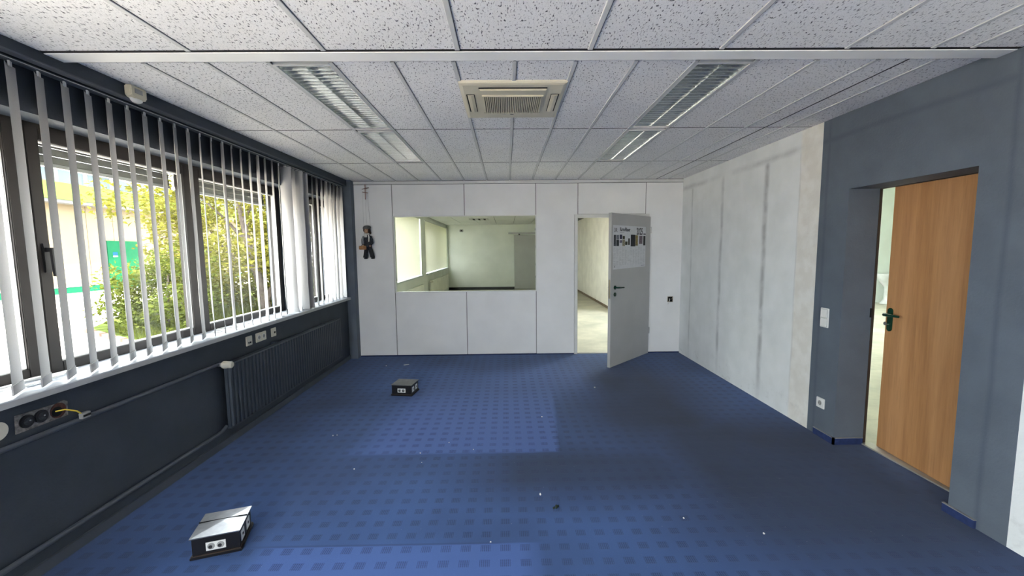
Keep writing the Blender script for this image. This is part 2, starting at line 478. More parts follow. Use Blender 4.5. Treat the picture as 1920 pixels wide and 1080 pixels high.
# ------------------------------------------------------------------ mesh helpers
class MB:
    def __init__(self):
        self.v = []
        self.f = []

    def box(self, x0, x1, y0, y1, z0, z1):
        b = len(self.v)
        self.v += [(x, y, z) for z in (z0, z1) for y in (y0, y1) for x in (x0, x1)]
        self.f += [tuple(b + i for i in q) for q in ((0, 2, 3, 1), (4, 5, 7, 6), (0, 1, 5, 4), (2, 6, 7, 3), (0, 4, 6, 2), (1, 3, 7, 5))]
        return self

    def prism(self, pts, axis, a, b):
        """2-D outline (counter-clockwise) extruded along axis 'x','y','z' from a to b"""
        def P(p, t):
            return (t, p[0], p[1]) if axis == 'x' else ((p[0], t, p[1]) if axis == 'y' else (p[0], p[1], t))
        n = len(pts)
        s = len(self.v)
        self.v += [P(p, a) for p in pts] + [P(p, b) for p in pts]
        self.f.append(tuple(s + i for i in reversed(range(n))))
        self.f.append(tuple(s + n + i for i in range(n)))
        for i in range(n):
            j = (i + 1) % n
            self.f.append((s + i, s + j, s + n + j, s + n + i))
        return self

    def loft(self, rings, cap=True):
        s = len(self.v)
        n = len(rings[0])
        for r in rings:
            self.v += [tuple(p) for p in r]
        for k in range(len(rings) - 1):
            for i in range(n):
                j = (i + 1) % n
                self.f.append((s + k * n + i, s + k * n + j, s + (k + 1) * n + j, s + (k + 1) * n + i))
        if cap:
            self.f.append(tuple(s + i for i in reversed(range(n))))
            self.f.append(tuple(s + (len(rings) - 1) * n + i for i in range(n)))
        return self

    def tube(self, pts, r, seg=10, cap=True):
        pts = [Vector(p) for p in pts]
        rs = r if isinstance(r, (list, tuple)) else [r] * len(pts)
        rings = []
        up = Vector((0.0123, 0.031, 1)).normalized()
        d0 = (pts[1] - pts[0]).normalized()
        if abs(d0.dot(up)) > 0.95:
            up = Vector((1, 0.02, 0)).normalized()
        a = d0.cross(up).normalized()
        for i, p in enumerate(pts):
            d = (pts[min(i + 1, len(pts) - 1)] - pts[max(i - 1, 0)]).normalized()
            a = (a - d * a.dot(d)).normalized()
            b = d.cross(a)
            rings.append([p + (a * math.cos(t) + b * math.sin(t)) * rs[i] for t in [2 * PI * k / seg for k in range(seg)]])
        return self.loft(rings, cap)

    def ell(self, spec, seg=12):
        """vertical stack of ellipses: (cx,cy,z,rx,ry)"""
        rings = [[(cx + rx * math.cos(2 * PI * k / seg), cy_ + ry * math.sin(2 * PI * k / seg), z) for k in range(seg)] for cx, cy_, z, rx, ry in spec]
        return self.loft(rings)

    def disc(self, c, r, depth, seg=20, axis='y'):
        x, y, z = c
        if axis == 'y':
            return self.tube([(x, y, z), (x, y + depth, z)], r, seg)
        if axis == 'x':
            return self.tube([(x, y, z), (x + depth, y, z)], r, seg)
        return self.tube([(x, y, z), (x, y, z + depth)], r, seg)

    def sphere(self, c, rx, ry, rz, seg=14, rows=9):
        spec = []
        for k in range(rows + 1):
            t = -PI / 2 + PI * k / rows
            s = max(0.04, math.cos(t))
            spec.append((c[0], c[1], c[2] + rz * math.sin(t), rx * s, ry * s))
        return self.ell(spec, seg)

    def mesh(self, name, material, smooth=False, bevel=0.0):
        me = bpy.data.meshes.new(name)
        me.from_pydata(self.v, [], self.f)
        bm = bmesh.new()
        bm.from_mesh(me)
        bmesh.ops.recalc_face_normals(bm, faces=bm.faces)
        if bevel:
            es = [e for e in bm.edges if len(e.link_faces) == 2 and e.calc_face_angle(0) > 0.6]
            bmesh.ops.bevel(bm, geom=es, offset=bevel, segments=2, affect='EDGES', clamp_overlap=True)
        bm.to_mesh(me)
        bm.free()
        if smooth:
            me.polygons.foreach_set('use_smooth', [True] * len(me.polygons))
            try:
                me.set_sharp_from_angle(angle=0.7)
            except Exception:
                pass
        me.materials.append(material)
        return me

    def build(self, name, material, parent=None, smooth=False, bevel=0.0, **kw):
        return place(name, self.mesh(name, material, smooth, bevel), parent, **kw)


def place(name, me, parent=None, label=None, cat=None, group=None, kind=None, loc=None, rot=None):
    o = bpy.data.objects.new(name, me)
    COL.objects.link(o)
    if parent is not None:
        o.parent = parent
    if loc is not None:
        o.location = loc
    if rot is not None:
        o.rotation_euler = rot
    if label:
        o['label'] = label
    if cat:
        o['category'] = cat
    if group:
        o['group'] = group
    if kind:
        o['kind'] = kind
    return o


def thing(name, label, cat, loc=(0, 0, 0), rz=0.0, group=None, kind=None):
    return place(name, None, None, label, cat, group, kind, loc, (0, 0, rz))


def copy_tree(o, parent=None):
    c = o.copy()
    COL.objects.link(c)
    c.parent = parent
    for ch in list(o.children):
        copy_tree(ch, c)
    return c


def text_mesh(body, size, material, name, extrude=0.0004, bold=0.0):
    cu = bpy.data.curves.new(name, 'FONT')
    cu.body = body
    cu.size = size
    cu.extrude = extrude
    cu.offset = bold
    cu.resolution_u = 3
    ob = bpy.data.objects.new('tmp_text', cu)
    COL.objects.link(ob)
    bpy.context.view_layer.update()
    dg = bpy.context.evaluated_depsgraph_get()
    me = bpy.data.meshes.new_from_object(ob.evaluated_get(dg))
    bpy.data.objects.remove(ob)
    bpy.data.curves.remove(cu)
    me.name = name
    me.materials.clear()
    me.materials.append(material)
    return me


# ================================================================== SETTING
H = 2.5
XL, XR, D, YB = -2.25, 2.5175, 5.9136, -4.5      # left parapet face, right wall, back wall, wall behind the camera
GLAZ = -2.455                                     # inner face of the window frames
LINT, SILLZ = 2.213, 0.885

# --- floor
MB().box(XL, XR + 0.24, YB, D, -0.08, 0.0).build('floor', M['carpet'], label='blue office carpet with rows of small dark woven squares', cat='floor', kind='structure')

# --- left wall: parapet, lintel, pier and corner column
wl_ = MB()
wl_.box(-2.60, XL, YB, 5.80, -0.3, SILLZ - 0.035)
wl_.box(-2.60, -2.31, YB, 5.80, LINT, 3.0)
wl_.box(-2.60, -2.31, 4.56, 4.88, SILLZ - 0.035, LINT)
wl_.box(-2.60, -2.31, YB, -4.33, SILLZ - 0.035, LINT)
wall_left = wl_.build('wall_left', M['slate_shaded'], label='slate blue window wall, backlit shade in its colour, with parapet and lintel', cat='wall', kind='structure')
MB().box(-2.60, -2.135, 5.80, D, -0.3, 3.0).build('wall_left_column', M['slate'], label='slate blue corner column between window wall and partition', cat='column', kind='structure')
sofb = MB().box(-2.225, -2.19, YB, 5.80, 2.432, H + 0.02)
pel = sofb.build('trim_3', M['slate_shaded'], label='slate pelmet strip, shade in its colour, along the ceiling above the blind', cat='trim', kind='structure')
MB().box(-2.229, -2.186, YB, 5.80, 2.424, 2.432).build('pelmet_lip', M['pipe'], pel)
sill_b = MB().prism([(-2.46, SILLZ), (-2.205, SILLZ), (-2.2, SILLZ - 0.004), (-2.2, SILLZ - 0.006), (-2.46, SILLZ - 0.006)][::-1], 'y', YB, 5.80)
sill_o = sill_b.build('trim_2', M['sill'], label='long white glossy window sill above the radiator', cat='window sill', kind='structure')
MB().box(-2.46, -2.2, YB, 5.80, SILLZ - 0.033, SILLZ - 0.006).build('sill_edge', M['silledge'], sill_o)
MB().box(XL, XL + 0.014, YB, 5.80, 0, 0.055).build('baseboard_left', M['pipe'], label='low slate painted skirting along the radiator wall', cat='skirting', kind='structure')

# --- right wall with doorway (doorway Y 2.205..3.04, top 1.945)
DY0, DY1, DZ = 2.205, 3.038, 1.945
XJ = XR + 0.237
wr = MB()
wr.box(XR, XJ, 3.318, D, 0, 3.0)
wr.box(XR, XJ, YB, 1.926, 0, 3.0)
wall_right = wr.build('wall_right', M['plaster'], label='worn white plaster wall with grey vertical ghost lines', cat='wall', kind='structure')
wb = MB()
wb.box(XR - 0.0015, XJ, DY1, 3.318, 0, 3.0)
wb.box(XR - 0.0015, XJ, 1.926, DY0, 0, 3.0)
wb.box(XR - 0.0015, XJ, DY0, DY1, DZ, 3.0)
wb.build('wall_right_painted', M['slate'], label='slate blue painted wall section around the wooden door', cat='wall', kind='structure')
# carpet skirting pieces beside the doorway
bs = MB()
bs.box(XR - 0.014, XR - 0.0015, DY1 - 0.014, 3.235, 0, 0.05)
bs.box(XR - 0.014, XJ - 0.02, DY1 - 0.014, DY1, 0, 0.05)
base_r = bs.build('baseboard_right', M['skirt'], label='navy carpet skirting wrapped into the doorway below the light switch', cat='skirting', kind='structure')
MB().box(XR - 0.015, XR - 0.0015, DY1 - 0.015, 3.236, 0.05, 0.054).box(XR - 0.015, XJ - 0.02, DY1 - 0.015, DY1, 0.05, 0.054).build('skirting_edge', M['skirt_top'], base_r)
b2 = MB().box(XR - 0.016, XR - 0.0015, 2.062, 2.225, 0, 0.045).build('baseboard_right_near', M['skirt'], label='short loose piece of navy carpet skirting near the camera', cat='skirting', kind='structure')
MB().box(XR - 0.017, XR - 0.0015, 2.061, 2.226, 0.045, 0.049).build('skirting_edge', M['skirt_top'], b2)

# --- back wall: panels on a recessed dark core, glazing and door opening
WX0, WX1, WZ0, WZ1 = -1.590, 0.421, 0.940, 2.007
OX0, OX1, OZ = 1.020, 1.995, 1.972       # clear door opening
core = MB()
yc0, yc1 = D + 0.012, D + 0.075
core.box(-2.6, WX0 - 0.012, yc0, yc1, 0, 3.0)
core.box(WX0 - 0.012, WX1 + 0.012, yc0, yc1, 0, WZ0 - 0.012)
core.box(WX0 - 0.012, WX1 + 0.012, yc0, yc1, WZ1 + 0.012, 3.0)
core.box(WX1 + 0.012, OX0 - 0.02, yc0, yc1, 0, 3.0)
core.box(OX0 - 0.02, OX1 + 0.02, yc0, yc1, OZ + 0.02, 3.0)
core.box(OX1 + 0.02, XR + 0.3, yc0, yc1, 0, 3.0)
wall_back = core.build('wall_back', M['seam'], label='white panelled partition wall with thin dark joints', cat='wall', kind='structure')
g = 0.0042
SX = [-2.135, -1.6044, -0.5885, 0.4239, 1.0225, 1.9901, XR]


def panel(x0, x1, z0, z1, name='panel'):
    MB().box(x0 + g, x1 - g, D, D + 0.014, z0 + g, z1 - g).build(name, M['panel'], wall_back, bevel=0.0012)


ZT = 2.458
panel(SX[0] - g, SX[1], 0.012, ZT)
panel(SX[1], SX[2], WZ1 - 0.004, ZT)
panel(SX[2], SX[3], WZ1 - 0.004, ZT)
panel(SX[1], SX[2] + 0.006, 0.012, WZ0 + 0.004)
panel(SX[2] + 0.006, SX[3], 0.012, WZ0 + 0.004)
MB().box(SX[3] + g, OX0 - 0.048, D, D + 0.014, 0.012, ZT - g).box(OX0 - 0.048, SX[4] - g, D, D + 0.014, 2.018, ZT - g).build('panel', M['panel'], wall_back)
panel(SX[4], SX[5], 2.018, ZT)
panel(2.042, SX[6] + g, 0.012, ZT)
MB().box(SX[5] + g, 2.042 + g, D, D + 0.014, 2.018, ZT - g).build('panel_strip', M['panel'], wall_back)
MB().box(-2.135, XR, D - 0.012, D + 0.014, ZT + 0.002, H - 0.002).build('top_trim', M['trimwhite'], wall_back, bevel=0.002)
MB().box(-2.135, OX0 - 0.05, D - 0.004, D + 0.012, 0, 0.012).box(2.044, XR, D - 0.004, D + 0.012, 0, 0.012).build('base_joint', M['skirt'], wall_back)

# --- wall behind the camera; its opening is added for fill light
MB().box(-2.6, XJ, YB - 0.15, YB, -0.1, 0.14).box(-2.6, XJ, YB - 0.15, YB, 2.42, 3.0).box(-2.6, -2.15, YB - 0.15, YB, 0.14, 2.42).box(-0.35, XJ, YB - 0.15, YB, 0.14, 2.42).build('wall_near', M['panel'], label='white wall behind the camera, opening added for fill light', cat='wall', kind='structure')

# --- ceiling: tiles, rails, step trim
ceil_ = MB().box(-2.35, XR + 0.02, YB, D + 0.3, H + 0.10, H + 0.14).build('ceiling', M['void'], label='suspended ceiling of speckled mineral fibre tiles in grey rails', cat='ceiling', kind='structure')
W, X0, Y1, LR = 0.3179, 0.056, 3.4413, 1.2715
ROWS = [2.236, Y1, Y1 + LR, D - 0.012]
XS = [-2.19] + [X0 + i * W for i in range(-6, 8)] + [XR]
XS.insert(XS.index(X0 + 7 * W), 2.127)
LAMPCOL = {round(X0 - 4 * W, 3), round(X0 + 3 * W, 3)}
shared = {}


def tile(x0, x1, y0, y1, z):
    w, l = round(x1 - x0 - 0.012, 4), round(y1 - y0 - 0.006, 4)
    k = (w, l)
    if k not in shared:
        shared[k] = MB().box(-w / 2, w / 2, -l / 2, l / 2, 0, 0.015).mesh('tile', M['tile'])
    place('tile', shared[k], ceil_, loc=((x0 + x1) / 2, (y0 + y1) / 2, z))


for r in range(3):
    for i in range(len(XS) - 1):
        if r < 2 and round(XS[i], 3) in LAMPCOL:
            continue
        tile(XS[i], XS[i + 1], ROWS[r], ROWS[r + 1], H + 0.002)
for yj in (ROWS[1], ROWS[2]):
    for i in range(len(XS) - 1):
        if round(XS[i], 3) not in LAMPCOL or yj == ROWS[2]:
            MB().box(XS[i] + 0.010, XS[i + 1] - 0.010, yj - 0.0045, yj + 0.0045, H + 0.0005, H + 0.003).build('cross_joint', M['seam'], ceil_)
MB().box(2.127 - 0.004, 2.127 + 0.004, ROWS[0], ROWS[3], H + 0.0005, H + 0.003).build('cut_joint', M['seam'], ceil_)
rail_me = {}


def rail(x, y0, y1, z, w=0.022):
    k = (round(y1 - y0, 3), w)
    if k not in rail_me:
        L = y1 - y0
        rail_me[k] = MB().prism([(-w / 2, 0.002), (-w / 2 + 0.002, 0), (w / 2 - 0.002, 0), (w / 2, 0.002), (w / 2, 0.006), (-w / 2, 0.006)], 'y', -L / 2, L / 2).mesh('ceiling_rail', M['rail'])
        rail_me[(k, 'j')] = MB().box(-w / 2 + 0.002, w / 2 + 0.003, -L / 2, L / 2, 0.0032, 0.0045).mesh('rail_shadow_edge', M['seam'])  # dark strip paints a shadow edge along one side of the rail
    r_ = place('ceiling_rail', rail_me[k], ceil_, loc=(x - 0.002, (y0 + y1) / 2, z))
    place('rail_shadow_edge', rail_me[(k, 'j')], r_)


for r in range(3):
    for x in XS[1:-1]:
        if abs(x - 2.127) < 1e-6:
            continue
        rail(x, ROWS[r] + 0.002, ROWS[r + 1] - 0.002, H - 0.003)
# lowered front field with wide tiles
ZF = H - 0.022
FX = [-2.19, -1.492, -0.857, -0.221, 0.414, 1.048, 1.656, 2.077, 2.271, XR]
FR = [YB, -3.01, -1.74, -0.47, 0.80, 2.066]
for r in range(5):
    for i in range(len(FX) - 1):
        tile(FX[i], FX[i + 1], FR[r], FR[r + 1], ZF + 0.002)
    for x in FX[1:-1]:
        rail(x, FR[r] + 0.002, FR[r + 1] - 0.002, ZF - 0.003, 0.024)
MB().box(-2.19, XR, 2.062, 2.081, ZF + 0.0005, ZF + 0.004).build('shadow_gap', M['darkgap'], ceil_)
MB().box(-2.19, XR, 2.080, 2.174, ZF - 0.003, H + 0.05).build('trim_1', M['trimlight'], bevel=0.003, label='smooth white ceiling strip crossing the room between the two tile fields', cat='trim', kind='structure')
MB().box(-2.19, -2.178, YB, D, H + 0.004, H + 0.018).build('edge_angle', M['seam'], ceil_)

# --- roof slab above everything on our side
MB().box(-2.75, 2.76, YB - 0.3, 16.6, 3.0, 3.15).build('roof', M['facade'], label='flat roof slab over the office rooms', cat='roof', kind='structure')

# ================================================================== WINDOWS of the left wall
def bars(parent, name, rects, x0, x1, m='frame'):
    b = MB()
    for y0, y1, z0, z1 in rects:
        b.box(x0, x1, y0, y1, z0, z1)
    return b.build(name, M[m], parent, bevel=0.003)


def ring(y0, y1, z0, z1, wl, wr, wb_, wt):
    return [(y0, y0 + wl, z0, z1), (y1 - wr, y1, z0, z1), (y0 + wl, y1 - wr, z0, z0 + wb_), (y0 + wl, y1 - wr, z1 - wt, z1)]


def window(name, label, units, y0, y1, handles):
    w = thing(name, label, 'window', (GLAZ, (y0 + y1) / 2, SILLZ), kind='structure')
    off = Vector((GLAZ, (y0 + y1) / 2, SILLZ))

    def P(o):
        o.location = -off
        return o
    rects = ring(y0, y1, SILLZ - 0.03, LINT, 0.05, 0.05, 0.035, 0.045)
    for a, b in zip(units[:-1], units[1:]):
        rects.append((a[1], b[0], SILLZ, LINT - 0.04))
    P(bars(w, 'frame', rects, GLAZ - 0.085, GLAZ - 0.012))
    for k, (a, b) in enumerate(units):
        s = P(bars(w, 'sash', ring(a, b, SILLZ + 0.003, LINT - 0.02, 0.062, 0.062, 0.052, 0.066), GLAZ - 0.07, GLAZ))
        gy0, gy1, gz0, gz1 = a + 0.062, b - 0.062, SILLZ + 0.055, LINT - 0.086
        bars(s, 'glazing_spacer', ring(gy0, gy1, gz0, gz1, 0.007, 0.007, 0.009, 0.009), GLAZ - 0.04, GLAZ - 0.012, 'gasket')
        MB().box(GLAZ - 0.032, GLAZ - 0.028, gy0 + 0.004, gy1 - 0.004, gz0 + 0.004, gz1 - 0.004).build('pane', M['glass_dimmed'], s)
        if k in handles:
            hy = a + 0.034
            hb = MB().box(GLAZ, GLAZ + 0.012, hy - 0.018, hy + 0.018, 1.43, 1.585).build('handle', M['black'], s, bevel=0.003)
            MB().box(GLAZ + 0.012, GLAZ + 0.045, hy - 0.010, hy + 0.010, 1.54, 1.562).prism([(hy - 0.012, 1.562), (hy + 0.010, 1.562), (hy + 0.012, 1.41), (hy - 0.006, 1.41)][::-1], 'x', GLAZ + 0.036, GLAZ + 0.05).build('lever', M['black'], hb)
    return w


window('window_1', 'long dark framed ribbon window of several sashes behind the open blind', [(-4.28, -3.22), (-3.18, -2.16), (-2.12, -1.04), (-1.0, 0.06), (0.10, 1.10), (1.14, 2.165), (2.20, 3.295), (3.335, 4.54)], -4.33, 4.56, (6,))
window('window_2', 'narrow dark framed window next to the corner column', [(4.90, 5.46), (5.49, 5.79)], 4.88, 5.80, ())
# outside roller shutters, pulled down a little
for k, (a, b) in enumerate(((-4.3, 1.12), (1.15, 3.30), (3.33, 4.55), (4.89, 5.78))):
    s = thing('roller_shutter', ['grey roller shutter edge above the sash behind the camera', 'grey roller shutter edge hanging outside above the widest sash', 'grey roller shutter edge outside above the sash with the tree view', 'grey roller shutter edge outside the narrow corner window'][k], 'shutter', (-2.618, (a + b) / 2, 2.045))
    for j in range(4):
        MB().box(-0.012, 0.012, -(b - a) / 2 + 0.01, (b - a) / 2 - 0.01, j * 0.045 + 0.002, j * 0.045 + 0.043).build('shutter_slat', M['shutter'], s, bevel=0.004)
    MB().box(-0.015, 0.015, -(b - a) / 2 + 0.01, (b - a) / 2 - 0.01, -0.02, 0.0).build('bottom_bar', M['gasket'], s)

w4 = thing('fill_window', 'unseen dark framed glazed door added behind the camera for fill light', 'window', (-1.25, YB, 0.14), kind='structure')  # added glazing, lets fill light in from behind the camera
nb = MB()
for x0, x1, z0, z1 in [(-0.90, -0.84, 0, 2.28), (0.84, 0.90, 0, 2.28), (-0.84, 0.84, 0, 0.06), (-0.84, 0.84, 2.22, 2.28), (-0.03, 0.03, 0.06, 2.22)]:
    nb.box(x0, x1, -0.11, -0.04, z0, z1)
nb.build('frame', M['frame'], w4)  # frame of the added fill window
for x0 in (-0.84, 0.03):
    MB().box(x0, x0 + 0.81, -0.08, -0.076, 0.06, 2.22).build('pane', M['glass'], w4)  # panes of the added fill window

# --- interior glazing in the back wall
w3 = thing('window_3', 'wide internal window of greenish glass looking into the next room', 'window', (0, D, 0), kind='structure')
fr = MB()
for x0, x1, z0, z1 in ((WX0 - 0.012, WX0, WZ0 - 0.012, WZ1 + 0.012), (WX1, WX1 + 0.012, WZ0 - 0.012, WZ1 + 0.012), (WX0, WX1, WZ0 - 0.012, WZ0), (WX0, WX1, WZ1, WZ1 + 0.012)):
    fr.box(x0, x1, -0.004, 0.085, z0, z1)
fr.build('frame', M['trimwhite'], w3)
MB().box(WX0, WX1, 0.034, 0.040, WZ0, WZ1).build('pane', M['glass_green'], w3)
for z in (1.12, 1.30, 1.55, 1.80):
    MB().box(WX1 - 0.010, WX1, 0.045, 0.075, z, z + 0.03).build('glazing_clip', M['steel'], w3)

# ================================================================== NEXT ROOM (behind the partition)
D2 = 16.0
YN = D + 0.075
MB().box(XL, 2.62, YN, D2, -0.08, -0.002).build('floor_next_room', M['hallfloor'], label='stained pale screed floor of the next room', cat='floor', kind='structure')
wf = MB()
wf.box(-2.60, XL, YN, D2, -0.3, SILLZ - 0.035)
wf.box(-2.60, -2.31, YN, D2, 2.36, 3.0)
for a, b in ((YN, 6.2), (10.95, 11.55), (15.75, D2)):
    wf.box(-2.60, XL, a, b, SILLZ - 0.035, 2.36)
wfl = wf.build('wall_next_room_left', M['farwall'], label='pale window wall of the next room seen through the internal glass', cat='wall', kind='structure')
MB().box(-2.46, -2.2, 6.2, 10.95, SILLZ - 0.03, SILLZ).box(-2.46, -2.2, 11.55, 15.75, SILLZ - 0.03, SILLZ).build('window_sill', M['sill'], wfl)
MB().box(-2.60, 2.75, D2, D2 + 0.15, -0.1, 3.0).build('wall_next_room_end', M['farwall'], label='pale green end wall of the next room', cat='wall', kind='structure')
MB().box(2.60, 2.75, YN, 6.3, -0.1, 3.0).box(2.60, 2.75, 10.0, D2, -0.1, 3.0).box(2.60, 2.75, 6.3, 10.0, -0.1, 0.3).box(2.60, 2.75, 6.3, 10.0, 2.4, 3.0).build('wall_next_room_right', M['corrwall'], label='cream white wall seen through the open partition door', cat='wall', kind='structure')  # unseen opening towards the hall, added to brighten the next room
MB().box(2.585, 2.60, YN + 0.02, D2, 0, 0.06).build('baseboard_next_room', M['ash_base'], label='thin brown skirting on the wall beyond the partition door', cat='skirting', kind='structure')
MB().box(XL, 0.30, D2 - 0.015, D2, 0, 0.10).build('baseboard_next_room_end', M['darkbase'], label='dark grey skirting along the end wall of the next room', cat='skirting', kind='structure')
c2 = MB().box(-2.35, 2.62, YN, D2, H + 0.05, H + 0.08).build('ceiling_next_room', M['seam'], label='tiled ceiling of the next room seen through the internal window', cat='ceiling', kind='structure')
nt_me = MB().box(-0.310, 0.310, -0.62, 0.62, 0, 0.015).mesh('tile', M['panel'])
for i in range(7):
    for j in range(8):
        place('tile', nt_me, c2, loc=(-1.95 + i * 0.635, YN + 0.66 + j * 1.26, H))
vg = thing('ceiling_vent', 'small slotted ceiling vent in the next room', 'vent', (-0.85, 13.2, H - 0.012))
MB().box(-0.30, 0.30, -0.3, 0.3, 0.004, 0.012).build('backing', M['darkgap'], vg)
for j in range(4):
    MB().box(-0.30 + j * 0.17, -0.20 + j * 0.17, -0.28, 0.28, 0.0, 0.004).build('slat', M['rail'], vg)
# sliding door hung from a rail on the end wall
sd = thing('sliding_door', 'pale grey green sliding panel on the end wall of the next room', 'door', (0.95, D2 - 0.07, 0))
MB().box(-0.65, 0.75, -0.02, 0.02, 0.02, 2.09).build('leaf', M['door_white'], sd)
MB().box(-0.87, 0.85, -0.03, 0.03, 2.14, 2.19).build('track', M['steel'], sd)
for x in (-0.45, 0.35):
    MB().disc((x, -0.02, 2.12), 0.035, 0.04, 14, 'y').build('roller', M['black'], sd)
ds = thing('wall_speaker', 'small grey box high on the end wall of the next room', 'speaker', (-1.72, D2, 2.28))
MB().box(-0.07, 0.07, -0.06, 0, -0.05, 0.05).build('housing', M['socket_grey'], ds, bevel=0.01)
MB().disc((0, -0.062, 0), 0.03, 0.004, 14).build('grille', M['darkgap'], ds)
# radiators of the next room
for k, (a, b) in enumerate(((8.3, 10.8), (11.8, 15.4))):
    rr = thing('radiator', ['pale radiator under the nearer blind of the next room', 'pale radiator under the farther blind of the next room'][k], 'radiator', (XL + 0.05, (a + b) / 2, 0.15))
    MB().box(-0.02, 0.03, -(b - a) / 2, (b - a) / 2, 0, 0.5).build('body', M['corrwall'], rr, bevel=0.008)
    MB().tube([(0.01, -(b - a) / 2 - 0.03, 0.5), (0.10, -(b - a) / 2 - 0.03, 0.5)], 0.028, 10).build('valve_head', M['black' if k == 0 else 'cream'], rr)

# ================================================================== HALL behind the wooden door
MB().box(XJ, 13.0, -1.0, 11.0, -0.08, -0.004).build('floor_hall', M['hallfloor'], label='pale screed floor of the bright hall beyond the wooden door', cat='floor', kind='structure')
hw = MB()
hw.box(XJ, 13.0, 11.0, 11.15, -0.1, 3.4)
hw.box(XJ, 13.0, -1.15, -1.0, -0.1, 3.4)
hw.box(13.0, 13.15, -1.15, 11.15, -0.1, 3.4)
hw.build('wall_hall', M['hallwall'], label='pale mint white walls of the bright hall beyond the wooden door', cat='wall', kind='structure')
hc = MB()
hc.box(XJ, 3.9, -1.15, 11.15, 3.2, 3.4)
hc.box(6.3, 13.15, -1.15, 11.15, 3.2, 3.4)
hc.box(3.9, 6.3, -1.15, 8.3, 3.2, 3.4)
hc.box(3.9, 6.3, 10.9, 11.15, 3.2, 3.4)
hc.build('ceiling_hall', M['hallwall'], label='white hall roof with an opening added to light the hall', cat='ceiling', kind='structure')  # roof opening put in unseen, brightens the hall
wash = thing('washbasin', 'white pedestal washbasin in the hall half hidden by the wooden door', 'washbasin', (10.12, 10.72, 0))
MB().ell([(0, 0, 0.0, 0.20, 0.15), (0, 0, 0.06, 0.17, 0.12), (0, 0, 0.12, 0.12, 0.10), (0, 0, 0.42, 0.11, 0.10), (0, 0, 0.5, 0.16, 0.14)], 16).build('pedestal', M['ceramic'], wash, smooth=True)
MB().ell([(0, 0, 0.5, 0.16, 0.14), (0, 0, 0.62, 0.26, 0.2), (0, 0, 0.76, 0.31, 0.235), (0, 0, 0.80, 0.30, 0.22), (0, 0, 0.80, 0.26, 0.18), (0, 0, 0.70, 0.15, 0.1)], 20).build('bowl', M['ceramic'], wash, smooth=True)

# ================================================================== OUTSIDE
GZ = -0.10
gm = MB().box(-60, 60, -60, 70, GZ - 0.3, GZ).build('ground', M['gravel'], label='sunlit pale gravel yard outside the windows', cat='ground', kind='structure')
# grass bed
MB().prism([(-2.62, 6.0), (-5.2, 6.4), (-6.6, 7.3), (-8.9, 8.7), (-10.2, 11.0), (-12.5, 13.0), (-13.0, 30.0), (-2.62, 30.0)], 'z', GZ, GZ + 0.03).build('grass_bed', M['grassground'], label='grassy bed under the tree outside', cat='lawn', kind='structure')
kb = thing('kerb', 'reddish kerb stones edging the grass bed outside', 'kerb', (0, 0, GZ))
pts = [(-4.2, 6.25), (-5.2, 6.4), (-6.6, 7.3), (-8.9, 8.7)]
for (ax, ay), (bx, by) in zip(pts[:-1], pts[1:]):
    n = max(1, int(math.hypot(bx - ax, by - ay) / 0.45))
    for i in range(n):
        t = (i + 0.5) / n
        MB().box(-0.21, 0.21, -0.05, 0.05, 0, 0.07).build('kerb_stone', M['kerb'], kb, loc=(ax + (bx - ax) * t, ay + (by - ay) * t, 0), rot=(0, 0, math.atan2(by - ay, bx - ax)))

# --- neighbouring building
BX = -16.9
bd = thing('warehouse', 'beige building with lime green fascia and teal plinth across the yard', 'building', (BX, 16, GZ))
off = Vector((-BX, -16, -GZ))


def bpart(name, m, boxes, parent=bd, bevel=0.0):
    b = MB()
    for q in boxes:
        b.box(*q)
    o = b.build(name, M[m], parent, bevel=bevel)
    if parent is bd:
        o.location = off
    return o


ys = [4.0, 6.2, 8.4, 10.6, 12.8, 14.9, 16.99, 18.11, 20.3, 22.5, 24.7, 26.9, 30.0]
for a, b in zip(ys[:-1], ys[1:]):
    bpart('wall_panel', 'b_wall', [(BX - 0.2, BX, a + 0.01, b - 0.01, 0.30, 3.55)])
bpart('wall_core', 'b_soffit', [(BX - 6, BX - 0.02, 4.0, 30.0, GZ, 4.2)])
bpart('plinth', 'b_teal', [(BX - 0.2, BX + 0.04, 4.0, 17.70, 0.03, 0.27), (BX - 0.2, BX + 0.04, 19.2, 30.0, 0.03, 0.27)])
bpart('plinth_strip', 'b_white', [(BX - 0.2, BX + 0.05, 4.0, 17.70, 0.27, 0.32), (BX - 0.2, BX + 0.05, 19.2, 30, 0.27, 0.32)])
bpart('footing', 'concrete', [(BX - 0.2, BX + 0.06, 4.0, 30.0, GZ, 0.03)])
bdoor = bpart('door', 'b_door', [(BX - 0.03, BX + 0.05, 17.72, 19.18, -0.02, 2.09)])
sg = MB().box(BX + 0.05, BX + 0.056, 17.94, 18.14, 1.47, 1.60).build('sign', M['b_blue'], bdoor)
MB().box(BX + 0.05, BX + 0.056, 17.94, 18.14, 1.40, 1.455).build('sign_text_strip', M['b_white'], bdoor)
bpart('fascia', 'b_lime', [(BX - 0.3, BX + 0.55, 4.0, 30.0, 3.56, 4.18)])
bpart('eave_underside', 'b_soffit', [(BX - 0.1, BX + 0.5, 4.0, 30.0, 3.44, 3.56)])
y = 4.0
while y < 29.5:
    bpart('clerestory_panel', 'b_glaze', [(BX - 0.2, BX - 0.1, y + 0.06, y + 1.04, 4.20, 4.92)])
    bpart('clerestory_post', 'b_white', [(BX - 0.2, BX - 0.04, y - 0.05, y + 0.05, 4.18, 4.92)])
    y += 1.1
bpart('roof_edge', 'b_white', [(BX - 6, BX + 0.15, 4.0, 30.0, 4.92, 5.12)])
o = MB().tube([(BX + 0.35, 17.2, 5.08), (BX + 0.35, 19.95, 4.22)], 0.06, 8).build('downpipe', M['b_white'], bd)
o.location = off

# --- foliage
rnd = random.Random(7)


